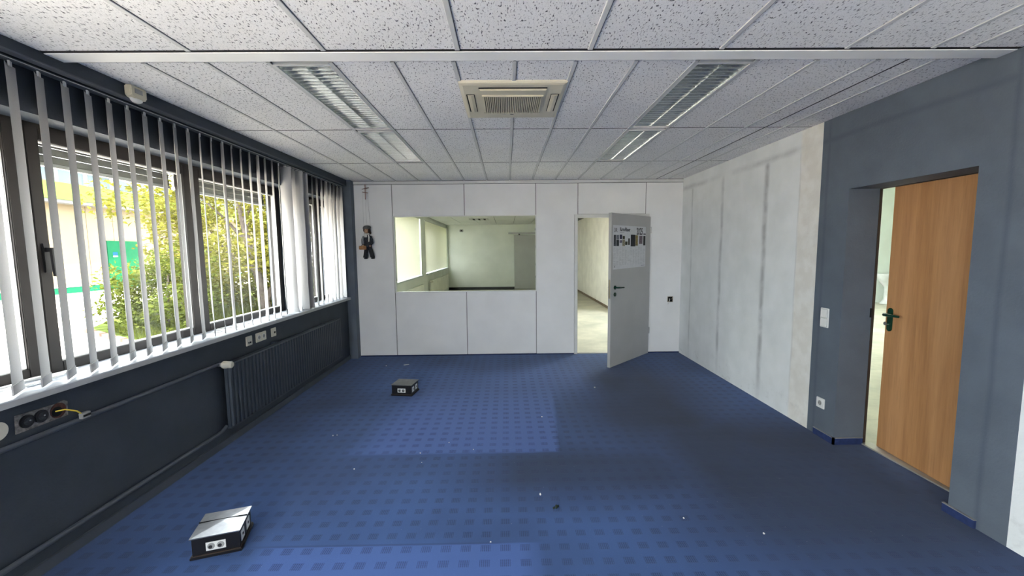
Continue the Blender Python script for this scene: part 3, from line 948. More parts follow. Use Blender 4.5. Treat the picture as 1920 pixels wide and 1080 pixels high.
def leaves(pos, size, jitter=0.35):
    b_v, b_f = [], []
    for p, s in pos:
        s *= size * rnd.uniform(1 - jitter, 1 + jitter)
        d = Vector((rnd.gauss(0, 1), rnd.gauss(0, 1), rnd.gauss(0, 0.55))).normalized()
        up = Vector((rnd.gauss(0, 0.5), rnd.gauss(0, 0.5), 1)).normalized()
        sd_ = d.cross(up)
        if sd_.length < 1e-3:
            continue
        sd_ = sd_.normalized() * s * 0.33
        nrm = sd_.cross(d).normalized()
        p = Vector(p)
        k = len(b_v)
        b_v += [tuple(p - d * s * 0.5), tuple(p + sd_ + nrm * s * 0.08), tuple(p + d * s * 0.5), tuple(p - sd_ + nrm * s * 0.08)]
        b_f += [(k, k + 1, k + 2), (k, k + 2, k + 3)]
    return b_v, b_f


def foliage(name, parent, clusters, per, spread, size, m):
    pos = []
    for c, r in clusters:
        for _ in range(int(per * r * r)):
            v = Vector((rnd.gauss(0, 1), rnd.gauss(0, 1), rnd.gauss(0, 1))).normalized() * r * (rnd.random() ** 0.4) * spread
            pos.append(((c[0] + v.x, c[1] + v.y, c[2] + v.z * 0.85), 1.0))
    v, f = leaves(pos, size)
    me = bpy.data.meshes.new(name)
    me.from_pydata(v, [], f)
    me.materials.append(m)
    o = place(name, me, parent)
    o['kind'] = 'stuff'
    return o


def tree(label, base, trunk, branches, clusters, per, size, m, name='leafy_tree', cat='tree', group=None):
    t = thing(name, label, cat, base, group=group)
    MB().tube([p for p, r in trunk], [r for p, r in trunk], 10).build('trunk', M['bark'], t, smooth=True)
    for br in branches:
        MB().tube([p for p, r in br], [r for p, r in br], 7).build('branch', M['bark'], t, smooth=True)
    foliage('foliage', t, clusters, per, 1.0, size, m)
    return t


cl = []
for _ in range(52):
    a = rnd.uniform(0, 2 * PI)
    rr_ = rnd.random() ** 0.5
    z = rnd.uniform(0.5, 4.6)
    wid = 2.9 * (1 - abs(z - 2.4) / 4.4)
    cl.append(((math.cos(a) * rr_ * wid - 0.9, math.sin(a) * rr_ * wid * 0.75 + 0.3, z), rnd.uniform(0.5, 0.95)))
tree('tall yellow green tree with forked grey trunk outside the middle sash', (-6.3, 10.8, GZ),
     [((0, 0, 0), 0.13), ((-0.05, 0, 0.5), 0.11), ((-0.22, 0.05, 1.1), 0.10), ((-0.42, 0.1, 1.8), 0.085), ((-0.6, 0.1, 2.8), 0.06), ((-0.6, 0.2, 4.0), 0.03)],
     [[((-0.02, 0, 0.3), 0.08), ((0.3, 0.1, 1.1), 0.07), ((0.5, 0.1, 2.2), 0.045), ((0.8, 0.1, 3.3), 0.02)],
      [((-0.25, 0.05, 1.15), 0.06), ((-0.9, 0.0, 1.55), 0.045), ((-1.8, -0.1, 1.75), 0.025), ((-2.5, -0.2, 2.1), 0.012)],
      [((-0.45, 0.1, 1.9), 0.05), ((-1.2, 0.3, 2.6), 0.035), ((-2.0, 0.4, 3.3), 0.015)],
      [((-0.55, 0.1, 2.4), 0.04), ((0.1, -0.2, 3.1), 0.03), ((0.6, -0.4, 3.9), 0.012)]],
     cl, 560, 0.13, M['leaf_tree'])
cl = [((rnd.uniform(-1.6, 1.6), rnd.uniform(-1.2, 1.2), rnd.uniform(0.6, 4.6)), rnd.uniform(0.6, 1.0)) for _ in range(24)]
tree('green tree growing behind the forked tree outside the corner window', (-4.8, 14.2, GZ),
     [((0, 0, 0), 0.12), ((0.05, 0, 1.2), 0.10), ((0, 0.05, 2.4), 0.07), ((0.05, 0, 4.2), 0.03)],
     [[((0.02, 0, 1.2), 0.05), ((0.6, 0, 2.2), 0.035), ((1.0, 0, 3.2), 0.015)], [((0, 0, 1.6), 0.05), ((-0.7, 0.1, 2.5), 0.03), ((-1.1, 0, 3.4), 0.015)]],
     cl, 400, 0.15, M['leaf_tree'])
cl = [((rnd.uniform(-1.9, 1.9), rnd.uniform(-1.3, 1.3), rnd.uniform(0.5, 4.2)), rnd.uniform(0.6, 1.0)) for _ in range(24)]
tree('green tree standing between the shrub and the beige building', (-9.6, 14.4, GZ),
     [((0, 0, 0), 0.12), ((0.05, 0, 1.2), 0.10), ((0, 0.05, 2.4), 0.07), ((0.05, 0, 4.0), 0.03)],
     [[((0.02, 0, 1.2), 0.05), ((0.6, 0, 2.2), 0.035), ((1.0, 0, 3.2), 0.015)], [((0, 0, 1.6), 0.05), ((-0.7, 0.1, 2.5), 0.03), ((-1.1, 0, 3.4), 0.015)]],
     cl, 400, 0.15, M['leaf_tree'])
cl = [((rnd.uniform(-0.85, 0.85), rnd.uniform(-0.5, 0.5), rnd.uniform(0.15, 1.15)), rnd.uniform(0.3, 0.55)) for _ in range(26)] + [((0.3, 0, 1.5), 0.45), ((0.7, 0.1, 1.35), 0.45), ((-0.2, 0.1, 1.3), 0.4)]
tree('rounded bright green shrub at the edge of the gravel yard', (-7.25, 8.75, GZ),
     [((0, 0, 0), 0.05), ((0.05, 0, 0.5), 0.04), ((0.1, 0.05, 1.2), 0.02)],
     [[((0, 0, 0.1), 0.03), ((-0.4, 0, 0.7), 0.015)], [((0, 0, 0.1), 0.03), ((0.5, 0.05, 0.8), 0.015)]],
     cl, 1100, 0.085, M['leaf_shrub'], 'leafy_shrub', 'shrub')
for sx, sy, lab, sc_ in ((-9.0, 11.9, 'low green bush behind the rounded shrub, towards the beige building', 1.0), (-7.3, 13.4, 'low green bush behind the forked tree trunk', 1.15), (-5.3, 12.3, 'low green bush between the two trees outside the corner', 1.0)):
    cl = [((rnd.uniform(-1.0, 1.0) * sc_, rnd.uniform(-0.5, 0.5), rnd.uniform(0.15, 1.25) * sc_), rnd.uniform(0.4, 0.6)) for _ in range(20)]
    tree(lab, (sx, sy, GZ), [((0, 0, 0), 0.04), ((0.05, 0, 0.5), 0.03), ((0.1, 0.05, 1.0), 0.015)],
         [[((0, 0, 0.1), 0.025), ((-0.4, 0, 0.7), 0.012)], [((0, 0, 0.1), 0.025), ((0.4, 0.05, 0.8), 0.012)]],
         cl, 520, 0.11, M['leaf_shrub'], 'leafy_shrub', 'shrub')
# grass blades in the bed
gv, gf = [], []
for _ in range(16000):
    x = rnd.uniform(-8.5, -2.7)
    y = rnd.uniform(6.5, 14)
    if x < -5.2 and y < 6.4 + (-5.2 - x) * 0.66 + 0.15:
        continue
    h = rnd.uniform(0.06, 0.26)
    a = rnd.uniform(0, 2 * PI)
    dx, dy = math.cos(a) * 0.012, math.sin(a) * 0.012
    lx, ly = rnd.gauss(0, 0.05), rnd.gauss(0, 0.05)
    k = len(gv)
    gv += [(x - dx, y - dy, GZ + 0.02), (x + dx, y + dy, GZ + 0.02), (x + lx, y + ly, GZ + 0.02 + h)]
    gf.append((k, k + 1, k + 2))
gme = bpy.data.meshes.new('grass')
gme.from_pydata(gv, [], gf)
gme.materials.append(M['grass'])
place('grass', gme, None, 'sunlit long grass growing under the trees outside', 'grass', kind='stuff')

# ================================================================== DOORS
d1 = thing('door_1', 'pale grey partition door standing half open with a calendar on it', 'door', (2.012, D - 0.012, 0), kind='structure')
FRM = [(OX0 - 0.046, OX0, 0, OZ + 0.046), (OX1, OX1 + 0.046, 0, OZ + 0.046), (OX0, OX1, OZ, OZ + 0.046)]
b = MB()
for x0, x1, z0, z1 in FRM:
    b.box(x0, x1, D - 0.012, D + 0.10, z0, z1)
    b.box(x0, x1, D - 0.016, D - 0.012, z0, z1)
o = b.build('door_frame', M['door_frame'], d1, bevel=0.003)
o.location = (-2.012, -(D - 0.012), 0)
MB().box(OX0, OX1, D, D + 0.075, -0.002, 0.006).build('threshold', M['aluminium_strip'], d1).location = (-2.012, -(D - 0.012), 0)
# leaf: hinge at local origin, free edge towards (-X,-Y)
ang = math.atan2(5.166 - 5.905, 1.275 - 2.02)      # direction hinge -> free edge
LW = 1.048
leaf = MB().box(0.0, LW, -0.0, 0.040, 0.012, 1.972).build('door_leaf', M['door_white'], d1, bevel=0.002, loc=(0.008, -0.005, 0), rot=(0, 0, ang))
# front face (towards camera) is local +y = rotate... face at y=0.040
FY = 0.040
MB().box(LW - 0.0, LW + 0.0015, 0.008, 0.032, 0.90, 1.14).build('lock_plate', M['brass'], leaf)
hx = LW - 0.094
hd = MB().disc((hx, FY, 1.035), 0.026, 0.010, 18).build('handle', M['green_handle'], leaf, smooth=True)
MB().tube([(hx, FY + 0.008, 1.035), (hx, FY + 0.05, 1.035), (hx - 0.02, FY + 0.06, 1.035), (hx - 0.13, FY + 0.058, 1.03)], 0.0095, 10).build('lever', M['green_handle'], hd, smooth=True)
MB().disc((hx, FY, 0.947), 0.026, 0.010, 18).build('keyhole_rose', M['green_handle'], leaf, smooth=True)
hd2 = MB().disc((hx, -0.010, 1.035), 0.026, 0.010, 18).build('handle', M['green_handle'], leaf, smooth=True)
MB().tube([(hx, -0.008, 1.035), (hx, -0.05, 1.035), (hx - 0.02, -0.06, 1.035), (hx - 0.13, -0.058, 1.03)], 0.0095, 10).build('lever', M['green_handle'], hd2, smooth=True)
for z in (0.30, 1.74):
    MB().tube([(-0.004, FY + 0.004, z), (-0.004, FY + 0.004, z + 0.09)], 0.008, 8).build('hinge', M['steel'], leaf)

# --- calendar poster on the leaf (own thing, lies flat on the leaf's face)
bpy.context.view_layer.update()
cal = thing('wall_calendar', 'large white year planner poster 2025 stuck on the pale grey door', 'calendar')
cal.matrix_world = leaf.matrix_world @ Matrix.Translation((LW - 0.033, FY + 0.0005, 0)) @ Matrix.Rotation(PI, 4, 'Z')
# local axes now: +x from free edge to hinge, -y out of the door, z up
PW, PZ0, PZ1 = 0.870, 1.265, 1.825
MB().prism([(0.012, PZ0 + 0.0), (PW, PZ0 + 0.012), (PW - 0.004, PZ1), (0, PZ1 - 0.004)], 'y', -0.0008, 0.0).build('sheet', M['paper'], cal)


def caltext(s, x, z, size, m='ink', sx=1.0, bold=0.0):
    me = text_mesh(s, size, M[m], 'printed_text', 0.0002, bold)
    o = place('printed_text', me, cal, loc=(x, -0.0013, z), rot=(PI / 2, 0, 0))
    o.scale = (sx, 1, 1)
    return o


caltext('3R', 0.025, 1.735, 0.075)
caltext('KarnoPlaner', 0.165, 1.752, 0.066, sx=0.80, bold=0.0016)
caltext('2025', 0.605, 1.715, 0.128, sx=0.68, bold=0.003)
caltext('3R', 0.028, 1.29, 0.03)
MB().box(0.80, 0.865, -0.0016, -0.0010, 1.717, 1.732).build('printed_rule', M['ink'], cal)
MB().box(0.17, 0.28, -0.0016, -0.0010, 1.728, 1.734).build('printed_rule', M['greyink'], cal)
MB().box(0.74, 0.85, -0.0016, -0.0010, 1.292, 1.299).build('printed_rule', M['greyink'], cal)
pics = [(0.02, 0.075, 1.56, 1.70, (70, 75, 78)), (0.085, 0.15, 1.56, 1.64, (40, 48, 52)), (0.085, 0.15, 1.645, 1.70, (120, 125, 135)), (0.165, 0.225, 1.65, 1.705, (48, 48, 78)), (0.165, 0.225, 1.60, 1.635, (105, 100, 120)), (0.24, 0.295, 1.65, 1.69, (70, 72, 40)), (0.235, 0.30, 1.56, 1.645, (150, 145, 118)), (0.305, 0.365, 1.575, 1.62, (60, 64, 40)), (0.385, 0.425, 1.575, 1.66, (52, 55, 46)), (0.45, 0.575, 1.555, 1.71, (22, 26, 32)), (0.58, 0.645, 1.565, 1.705, (135, 120, 62)), (0.68, 0.775, 1.59, 1.70, (112, 95, 105)), (0.80, 0.86, 1.57, 1.70, (30, 28, 28))]
for k, (x0, x1, z0, z1, c) in enumerate(pics):
    MB().box(x0, x1, -0.0016, -0.0009, z0, z1).build('printed_picture', mat('print_tone_%02d' % k, lin(*c), 0.6, var=0.35, scale=60), cal)
rl = random.Random(3)
lines = MB()
for c in range(12):
    x = 0.02 + c * 0.0705
    z = 1.535
    while z > 1.305:
        if rl.random() < 0.8:
            lines.box(x, x + rl.uniform(0.015, 0.058), -0.0014, -0.0009, z, z + 0.0035)
        z -= 0.0115
o = lines.build('printed_lines', mat('faint_grey_print', (0.42, 0.43, 0.45, 1), 0.6), cal)
o['kind'] = 'stuff'

# --- wooden door of the right wall
ax, ay, bx_, by_ = 2.739, 2.150, 2.799, 2.977
a2 = math.atan2(by_ - ay, bx_ - ax)
d2 = thing('door_2', 'light beech veneer door standing ajar in the slate blue doorway', 'door', (ax, ay, 0), kind='structure')
LW2 = math.hypot(bx_ - ax, by_ - ay)
lf = MB().box(0, LW2, -0.042, 0.0, 0.012, 1.950).build('door_leaf', M['beech'], d2, bevel=0.002, rot=(0, 0, a2), loc=(0.0, 0.0, 0))
# visible face: local y = 0 is the side towards the room (normal +y local -> -X world)
hx = 0.785
pl = []
for k in range(16):
    t = PI * k / 15
    pl.append((hx + 0.021 * math.cos(t), 1.055 + 0.021 * math.sin(t)))
for k in range(16):
    t = PI + PI * k / 15
    pl.append((hx + 0.021 * math.cos(t), 0.925 + 0.021 * math.sin(t)))
pb = MB().prism(pl, 'y', 0.0, 0.011).build('handle', M['green_handle'], lf, bevel=0.003)
MB().tube([(hx, 0.008, 1.028), (hx, 0.050, 1.028), (hx - 0.015, 0.060, 1.029), (hx - 0.06, 0.060, 1.030), (hx - 0.125, 0.052, 1.030)], [0.011, 0.011, 0.012, 0.011, 0.008], 12).build('lever', M['green_handle'], pb, smooth=True)
MB().tube([(hx, 0.010, 0.955), (hx, 0.035, 0.955)], 0.004, 8).disc((hx + 0.0, 0.036, 0.962), 0.013, 0.003, 14).build('key', M['steel'], pb)
MB().box(LW2 - 0.0005, LW2 + 0.001, -0.034, -0.012, 0.92, 1.10).build('lock_plate', M['steel'], lf)
# steel frame stops around the doorway on the hall side
fo = MB()
fo.box(XJ - 0.008, XJ + 0.010, DY1 - 0.004, DY1 + 0.03, 0, DZ + 0.03)
fo.box(XJ - 0.020, XJ - 0.004, DY0 - 0.06, DY0 + 0.002, 0, DZ + 0.03)
fo.box(XJ - 0.008, XJ + 0.010, DY0, DY1 - 0.004, DZ - 0.004, DZ + 0.03)
o = fo.build('door_frame', M['brownbase'], d2)
o.location = (-ax, -ay, 0)
o = MB().box(XJ - 0.028, XJ + 0.06, DY0, DY1, -0.001, 0.010).build('threshold', M['aluminium_strip'], d2, bevel=0.003)
o.location = (-ax, -ay, 0)
o = MB().box(XJ - 0.022, XJ - 0.006, DY1 - 0.008, DY1 - 0.001, 0.99, 1.06).build('strike_plate', M['black'], d2)
o.location = (-ax, -ay, 0)

# ================================================================== CEILING LIGHTS
def make_light():
    L, Wd = LR - 0.03, W - 0.006
    t = thing('ceiling_light', 'x', 'ceiling light', group='recessed louvre ceiling lights')
    fr_ = MB()
    e = 0.016
    fr_.box(-Wd / 2, -Wd / 2 + e, -L / 2, L / 2, -0.004, 0.008)
    fr_.box(Wd / 2 - e, Wd / 2, -L / 2, L / 2, -0.004, 0.008)
    fr_.box(-Wd / 2 + e, Wd / 2 - e, -L / 2, -L / 2 + e, -0.004, 0.008)
    fr_.box(-Wd / 2 + e, Wd / 2 - e, L / 2 - e, L / 2, -0.004, 0.008)
    fr_.build('rim', M['trimwhite'], t)
    hs = MB()
    hs.box(-Wd / 2 + 0.004, Wd / 2 - 0.004, -L / 2 + 0.004, L / 2 - 0.004, 0.088, 0.094)
    hs.box(-Wd / 2 + 0.004, -Wd / 2 + 0.008, -L / 2 + 0.004, L / 2 - 0.004, 0.008, 0.09)
    hs.box(Wd / 2 - 0.008, Wd / 2 - 0.004, -L / 2 + 0.004, L / 2 - 0.004, 0.008, 0.09)
    hs.box(-Wd / 2 + 0.008, Wd / 2 - 0.008, -L / 2 + 0.004, -L / 2 + 0.008, 0.008, 0.09)
    hs.box(-Wd / 2 + 0.008, Wd / 2 - 0.008, L / 2 - 0.008, L / 2 - 0.004, 0.008, 0.09)
    hs.build('housing', M['trimwhite'], t)
    inner = Wd / 2 - e
    cw = inner / 1.0
    lm = MB().prism([(-0.0025, 0.0), (0.0025, 0.0), (0.0065, 0.034), (-0.0065, 0.034)], 'x', -cw / 2 + 0.003, cw / 2 - 0.003)
    blade = lm.mesh('louvre', M['alu'])
    for s in (-1, 1):
        cx = s * inner / 2
        # parabolic side reflectors of one trough
        rf = MB()
        for sg_ in (-1, 1):
            prof = [(cx + sg_ * (cw / 2 - 0.0005 - 0.034 * (k / 6.0) ** 1.7), 0.001 + 0.060 * k / 6.0) for k in range(7)]
            outer = [(p[0] + sg_ * 0.001, p[1] + 0.0015) for p in reversed(prof)]
            rf.prism(prof + outer, 'y', -L / 2 + e, L / 2 - e)
        rf.build('reflector', M['alu'], t, smooth=True)
        MB().tube([(cx, -L / 2 + 0.03, 0.068), (cx, L / 2 - 0.03, 0.068)], 0.013, 10).build('fluorescent_tube', M['tube'], t, smooth=True)
        n = 25
        for k in range(n):
            place('louvre', blade, t, loc=(cx, -L / 2 + e + (k + 0.5) * (L - 2 * e) / n, 0.002))
    return t


l0 = make_light()
spots = [(X0 - 3.5 * W, (ROWS[0] + ROWS[1]) / 2 + 0.005, 'unlit twin louvre ceiling light near the window, at the white ceiling strip'),
         (X0 - 3.5 * W, (ROWS[1] + ROWS[2]) / 2, 'unlit twin louvre ceiling light near the window, closer to the partition'),
         (X0 + 3.5 * W, (ROWS[0] + ROWS[1]) / 2 + 0.005, 'glinting twin louvre ceiling light on the door side, at the white ceiling strip'),
         (X0 + 3.5 * W, (ROWS[1] + ROWS[2]) / 2, 'glinting twin louvre ceiling light on the door side, closer to the partition')]
for k, (x, y, lb) in enumerate(spots):
    o = l0 if k == 0 else copy_tree(l0)
    o.location = (x, y, H + 0.001)
    if k in (0, 2):
        o.scale = (1, (ROWS[1] - ROWS[0] - 0.01) / (LR - 0.004), 1)
    o['label'] = lb

# ================================================================== AIR CONDITIONER cassette
ac = thing('ceiling_air_conditioner', 'yellowed cream square cassette air conditioner in the ceiling', 'air conditioner', (0.050, 2.800, 2.518))
A = 0.326


def acprofile():
    b = MB()
    r0 = [(-A, -A, -0.002), (A, -A, -0.002), (A, A, -0.002), (-A, A, -0.002)]
    a1 = A - 0.008
    r1 = [(-a1, -a1, -0.028), (a1, -a1, -0.028), (a1, a1, -0.028), (-a1, a1, -0.028)]
    a2_ = A - 0.03
    r2 = [(-a2_, -a2_, -0.035), (a2_, -a2_, -0.035), (a2_, a2_, -0.035), (-a2_, a2_, -0.035)]
    return b, r0, r1, r2


b, r0, r1, r2 = acprofile()
b.loft([r0, r1, r2], cap=True)
b.build('fascia', M['accream'], ac, bevel=0.004)
# raised centre with the intake grille
MB().box(-0.205, 0.205, -0.245, 0.255, -0.0385, -0.034).build('centre_panel', M['accream'], ac, bevel=0.002)
MB().box(-0.180, 0.180, -0.140, 0.165, -0.0392, -0.0383).build('intake_opening', M['darkgap'], ac)
fin = MB().prism([(-0.0028, -0.047), (0.0028, -0.047), (0.0045, -0.039), (-0.0045, -0.039)], 'y', -0.140, 0.165).mesh('grille_fin', M['accream'])
for k in range(31):
    place('grille_fin', fin, ac, loc=(-0.180 + 0.36 * (k + 0.0) / 30, 0, 0))
MB().box(-0.190, 0.190, 0.165, 0.178, -0.047, -0.038).build('grille_border', M['accream'], ac)
MB().box(-0.190, 0.190, -0.152, -0.140, -0.047, -0.038).build('grille_border', M['accream'], ac)
# front outlet flap and dark slot
MB().box(-0.205, 0.205, -0.262, -0.248, -0.037, -0.0345).build('outlet_slot', M['darkgap'], ac)
MB().box(-0.200, 0.200, -0.246, -0.222, -0.046, -0.038).build('outlet_flap', M['accream'], ac, bevel=0.002)
for s in (-1, 1):
    o = MB().box(-0.026, 0.026, -0.155, 0.155, -0.0375, -0.0345).build('outlet_slot', M['darkgap'], ac, loc=(s * 0.262, 0.0, 0))
    MB().prism([(-0.024, -0.036), (0.018, -0.036), (0.018, -0.040), (0.0, -0.043), (-0.018, -0.040)], 'y', -0.152, 0.152).build('outlet_flap', M['accream'], ac, loc=(s * 0.262 + (0.004 if s < 0 else 0.0), 0, 0))
MB().box(-0.012, 0.012, 0.205, 0.215, -0.0398, -0.038).build('sensor_window', M['black'], ac)
MB().box(-0.07, -0.04, 0.207, 0.211, -0.0390, -0.038).build('printed_mark', M['greyink'], ac)

# ================================================================== MOTION DETECTOR
md = thing('motion_detector', 'small cream motion detector on the dark pelmet above the blind', 'motion detector', (-2.19, 2.548, 2.462), PI / 2)
MB().prism([(-0.055, 0.036), (0.055, 0.036), (0.055, -0.020), (0.038, -0.034), (-0.038, -0.034), (-0.055, -0.020)][::-1], 'y', -0.042, 0.0).build('housing', M['accream'], md, bevel=0.006)
MB().box(-0.030, 0.020, -0.0440, -0.041, -0.005, 0.022).build('sensor_window', M['socket_grey'], md)
MB().ell([(0, -0.02, -0.050, 0.022, 0.014), (0, -0.02, -0.042, 0.036, 0.018), (0, -0.02, -0.032, 0.040, 0.02)], 16).build('lens', M['white_plastic'], md, smooth=True)

# ================================================================== VERTICAL BLIND
BXC = -2.262
SZ0, SZ1 = 0.893, 2.398
SW = 0.127


def slat_mesh(width=SW, z0=SZ0, z1=SZ1, curve=0.16, name='slat', m='slat', taper=True):
    nz, nx = 15, 7
    V, F_ = [], []
    for k in range(nz):
        t = k / (nz - 1)
        z = z0 + (z1 - z0) * t
        w = width
        cur = curve * min(1, t * 6) * (0.8 + 0.2 * math.sin(t * 9))
        for i in range(nx):
            s = (i / (nx - 1) - 0.5)
            V.append((s * w * (1 - cur * 0.35), (0.25 - s * s) * 4 * w * 0.5 * cur, z))
    for k in range(nz - 1):
        for i in range(nx - 1):
            a = k * nx + i
            F_.append((a, a + 1, a + nx + 1, a + nx))
    me = bpy.data.meshes.new(name)
    me.from_pydata(V, [], F_)
    me.polygons.foreach_set('use_smooth', [True] * len(me.polygons))
    me.materials.append(M[m])
    return me


sl_me = slat_mesh()
wt = MB().prism([(-SW / 2, -0.003), (SW / 2, -0.003), (SW / 2, 0.003), (-SW / 2, 0.003)], 'z', SZ0, SZ0 + 0.045)
wt_me = wt.mesh('bottom_weight', M['slat'])
hk_me = MB().box(-0.012, 0.012, -0.004, 0.004, SZ1 - 0.012, SZ1 + 0.012).mesh('hanger', M['white_plastic'])
bl = thing('vertical_blind', 'white vertical slat blind hanging open along the whole window wall', 'blind', (BXC, 3.8, 0))
MB().box(-0.018, 0.018, 0.2 - 3.8, 5.79 - 3.8, 2.409, 2.424).build('headrail', M['pipe'], bl, bevel=0.002)
MB().box(0.018, 0.021, 0.2 - 3.8, 5.79 - 3.8, 2.414, 2.417).build('headrail_bead', M['rail'], bl)
ANG = {0: 34, 1: 33.5, 2: 33, 3: 32, 4: 31, 5: 30.7, 6: 30, 7: 29, 8: 28.7, 9: 30, 10: 27, 11: 34, 12: 33.4, 13: 43, 14: 33.5, 15: 34, 16: 36, 17: 42, 18: 35, 19: 34,
       20: 24, 21: 90, 22: 60, 23: 92, 24: 90, 25: 27, 26: 31, 27: 33, 28: 36, 29: 47, 30: 45, 31: 40, 32: 40, 33: 44}
for i in range(-3, 34):
    yv = 1.884 + 0.1175 * i
    a = ANG.get(i, 34)
    # angle measured from the wall's run (Y) towards the room: room edge nearer the camera
    rz = math.radians(90 + a)
    s = place('slat', sl_me, bl, loc=(0, yv - 3.8, 0), rot=(0, 0, rz))
    place('bottom_weight', wt_me, s)
    place('hanger', hk_me, s)
# blinds of the next room, closed
sf_me = slat_mesh(0.127, 0.90, 2.36, 0.12, 'slat', 'slat_far', False)
for k, (a, b) in enumerate(((8.15, 10.9), (11.6, 15.75))):
    fb = thing('vertical_blind', ['closed cream vertical blind of the next room, nearer one', 'closed cream vertical blind of the next room, farther one'][k], 'blind', (BXC - 0.02, (a + b) / 2, 0))
    MB().box(-0.018, 0.018, -(b - a) / 2, (b - a) / 2, 2.362, 2.385).build('headrail', M['rail'], fb)
    n = int((b - a) / 0.1175)
    for i in range(n):
        place('slat', sf_me, fb, loc=(0, -(b - a) / 2 + (i + 0.5) * (b - a) / n, 0), rot=(0, 0, math.radians(90 - 9)))

# ================================================================== RADIATOR, PIPES
RY0, RY1, RZ0, RZ1 = 3.155, 5.335, 0.150, 0.662
rd = thing('radiator', 'long dark slate ribbed panel radiator under the window', 'radiator', (-2.2, (RY0 + RY1) / 2, RZ0))
rc = Vector((-2.2, (RY0 + RY1) / 2, RZ0))
prof = []
n = 44
pitch = (RY1 - RY0) / n
for k in range(n):
    y0 = RY0 + k * pitch - rc.y
    prof += [(y0, 0.020), (y0 + pitch * 0.28, 0.020), (y0 + pitch * 0.42, 0.032), (y0 + pitch * 0.86, 0.032)]
prof.append((RY1 - rc.y, 0.020))
poly = [(p[1], p[0]) for p in prof] + [(-0.002, RY1 - rc.y), (-0.002, RY0 - rc.y)]
b = MB()
b.prism(poly[::-1], 'z', 0.012, RZ1 - RZ0 - 0.012)
b.build('body', M['radiator'], rd)
MB().box(-0.026, 0.030, RY0 - rc.y - 0.004, RY1 - rc.y + 0.004, RZ1 - RZ0 - 0.012, RZ1 - RZ0).build('top_cover', M['pipe'], rd, bevel=0.003)
MB().box(-0.026, 0.030, RY0 - rc.y - 0.004, RY1 - rc.y + 0.004, 0.0, 0.012).build('bottom_edge', M['radiator'], rd)
for y in (3.9, 4.95):
    MB().box(-0.05, -0.002, y - rc.y - 0.015, y - rc.y + 0.015, 0.42, 0.525).build('wall_bracket', M['radiator'], rd)
vh = MB().tube([(0.010, 3.118 - rc.y, 0.522), (0.020, 3.118 - rc.y, 0.522), (0.022, 3.118 - rc.y, 0.522), (0.085, 3.118 - rc.y, 0.522), (0.092, 3.118 - rc.y, 0.522)], [0.018, 0.022, 0.027, 0.026, 0.019], 18).build('valve_head', M['cream'], rd, smooth=True)
for k in range(9):
    t = 2 * PI * k / 9
    MB().box(0.026, 0.05, -0.003, 0.003, 0.0255, 0.0285).build('grip_rib', M['cream'], vh, loc=(0, 3.118 - rc.y, 0.522), rot=(t, 0, 0))
MB().tube([(-0.012, 3.118 - rc.y, 0.522), (0.014, 3.118 - rc.y, 0.522)], 0.015, 12).tube([(-0.004, 3.118 - rc.y, 0.522), (-0.004, 3.165 - rc.y, 0.49)], 0.012, 10).build('valve_body', M['steel'], rd)
hp = MB().tube([(-2.212, YB, 0.676), (-2.212, 3.108, 0.676)], 0.0125, 12).build('heating_pipe', M['pipe'], label='upper slate painted heating pipe running to the radiator valve', cat='pipe', smooth=True)
hp = MB().tube([(-2.214, YB, 0.146), (-2.214, 3.06, 0.146), (-2.214, 3.10, 0.150), (-2.205, 3.145, 0.175)], 0.0125, 12).build('heating_pipe', M['pipe'], label='lower slate painted heating pipe just above the skirting', cat='pipe', smooth=True)


# ================================================================== SOCKETS AND SWITCHES (local: face towards -Y)
def schuko_insert(parent, x, z, well='socket_grey', y0=-0.010, r=0.0195):
    rg = []
    w = MB().disc((x, y0 - 0.0012, z), r, 0.0014, 20).build('socket_well', M[well], parent)
    for s in (-1, 1):
        MB().disc((x + s * 0.0095, y0 - 0.0022, z), 0.0028, 0.0012, 8).build('contact_hole', M['darkgap'], w)
    for s in (-1, 1):
        MB().box(x - 0.003, x + 0.003, y0 - 0.004, y0, z + s * 0.0165 - 0.002, z + s * 0.0165 + 0.002).build('earth_clip', M['steel'], w)
    # shadow ring: raised rim
    ring_ = MB()
    seg = 24
    ro, ri = r + 0.0025, r
    rings = []
    for (rr_, yy) in ((ro, y0), (ro, y0 - 0.0025), (ri, y0 - 0.0025), (ri, y0)):
        rings.append([(x + rr_ * math.cos(2 * PI * k / seg), yy, z + rr_ * math.sin(2 * PI * k / seg)) for k in range(seg)])
    ring_.loft(rings, cap=False)
    ring_.build('rim', M['white_plastic'], w)


def plate(parent, w, h, m='white_plastic', t=0.010):
    return MB().box(-w / 2, w / 2, -t, 0, -h / 2, h / 2).build('plate', M[m], parent, bevel=0.003)


# window wall, above the radiator (slightly dirty cream)
s = thing('network_socket', 'cream data socket above the radiator valve, nearest the camera of three', 'socket', (XL, 3.553, 0.762), PI / 2)
plate(s, 0.082, 0.082, 'cream')
for dx in (-0.012, 0.012):
    MB().box(dx - 0.008, dx + 0.008, -0.012, -0.009, -0.022, -0.008).build('port', M['darkgap'], s)
s = thing('wall_socket', 'cream double power socket above the radiator', 'socket', (XL, 3.728, 0.763), PI / 2)
plate(s, 0.153, 0.082, 'cream')
for dx in (-0.036, 0.036):
    schuko_insert(s, dx, 0)
s = thing('network_socket', 'cream data socket above the radiator, farthest from the camera of three', 'socket', (XL, 3.932, 0.763), PI / 2)
plate(s, 0.078, 0.082, 'cream')
MB().box(0.0, 0.022, -0.012, -0.009, -0.012, 0.006).build('port', M['darkgap'], s)
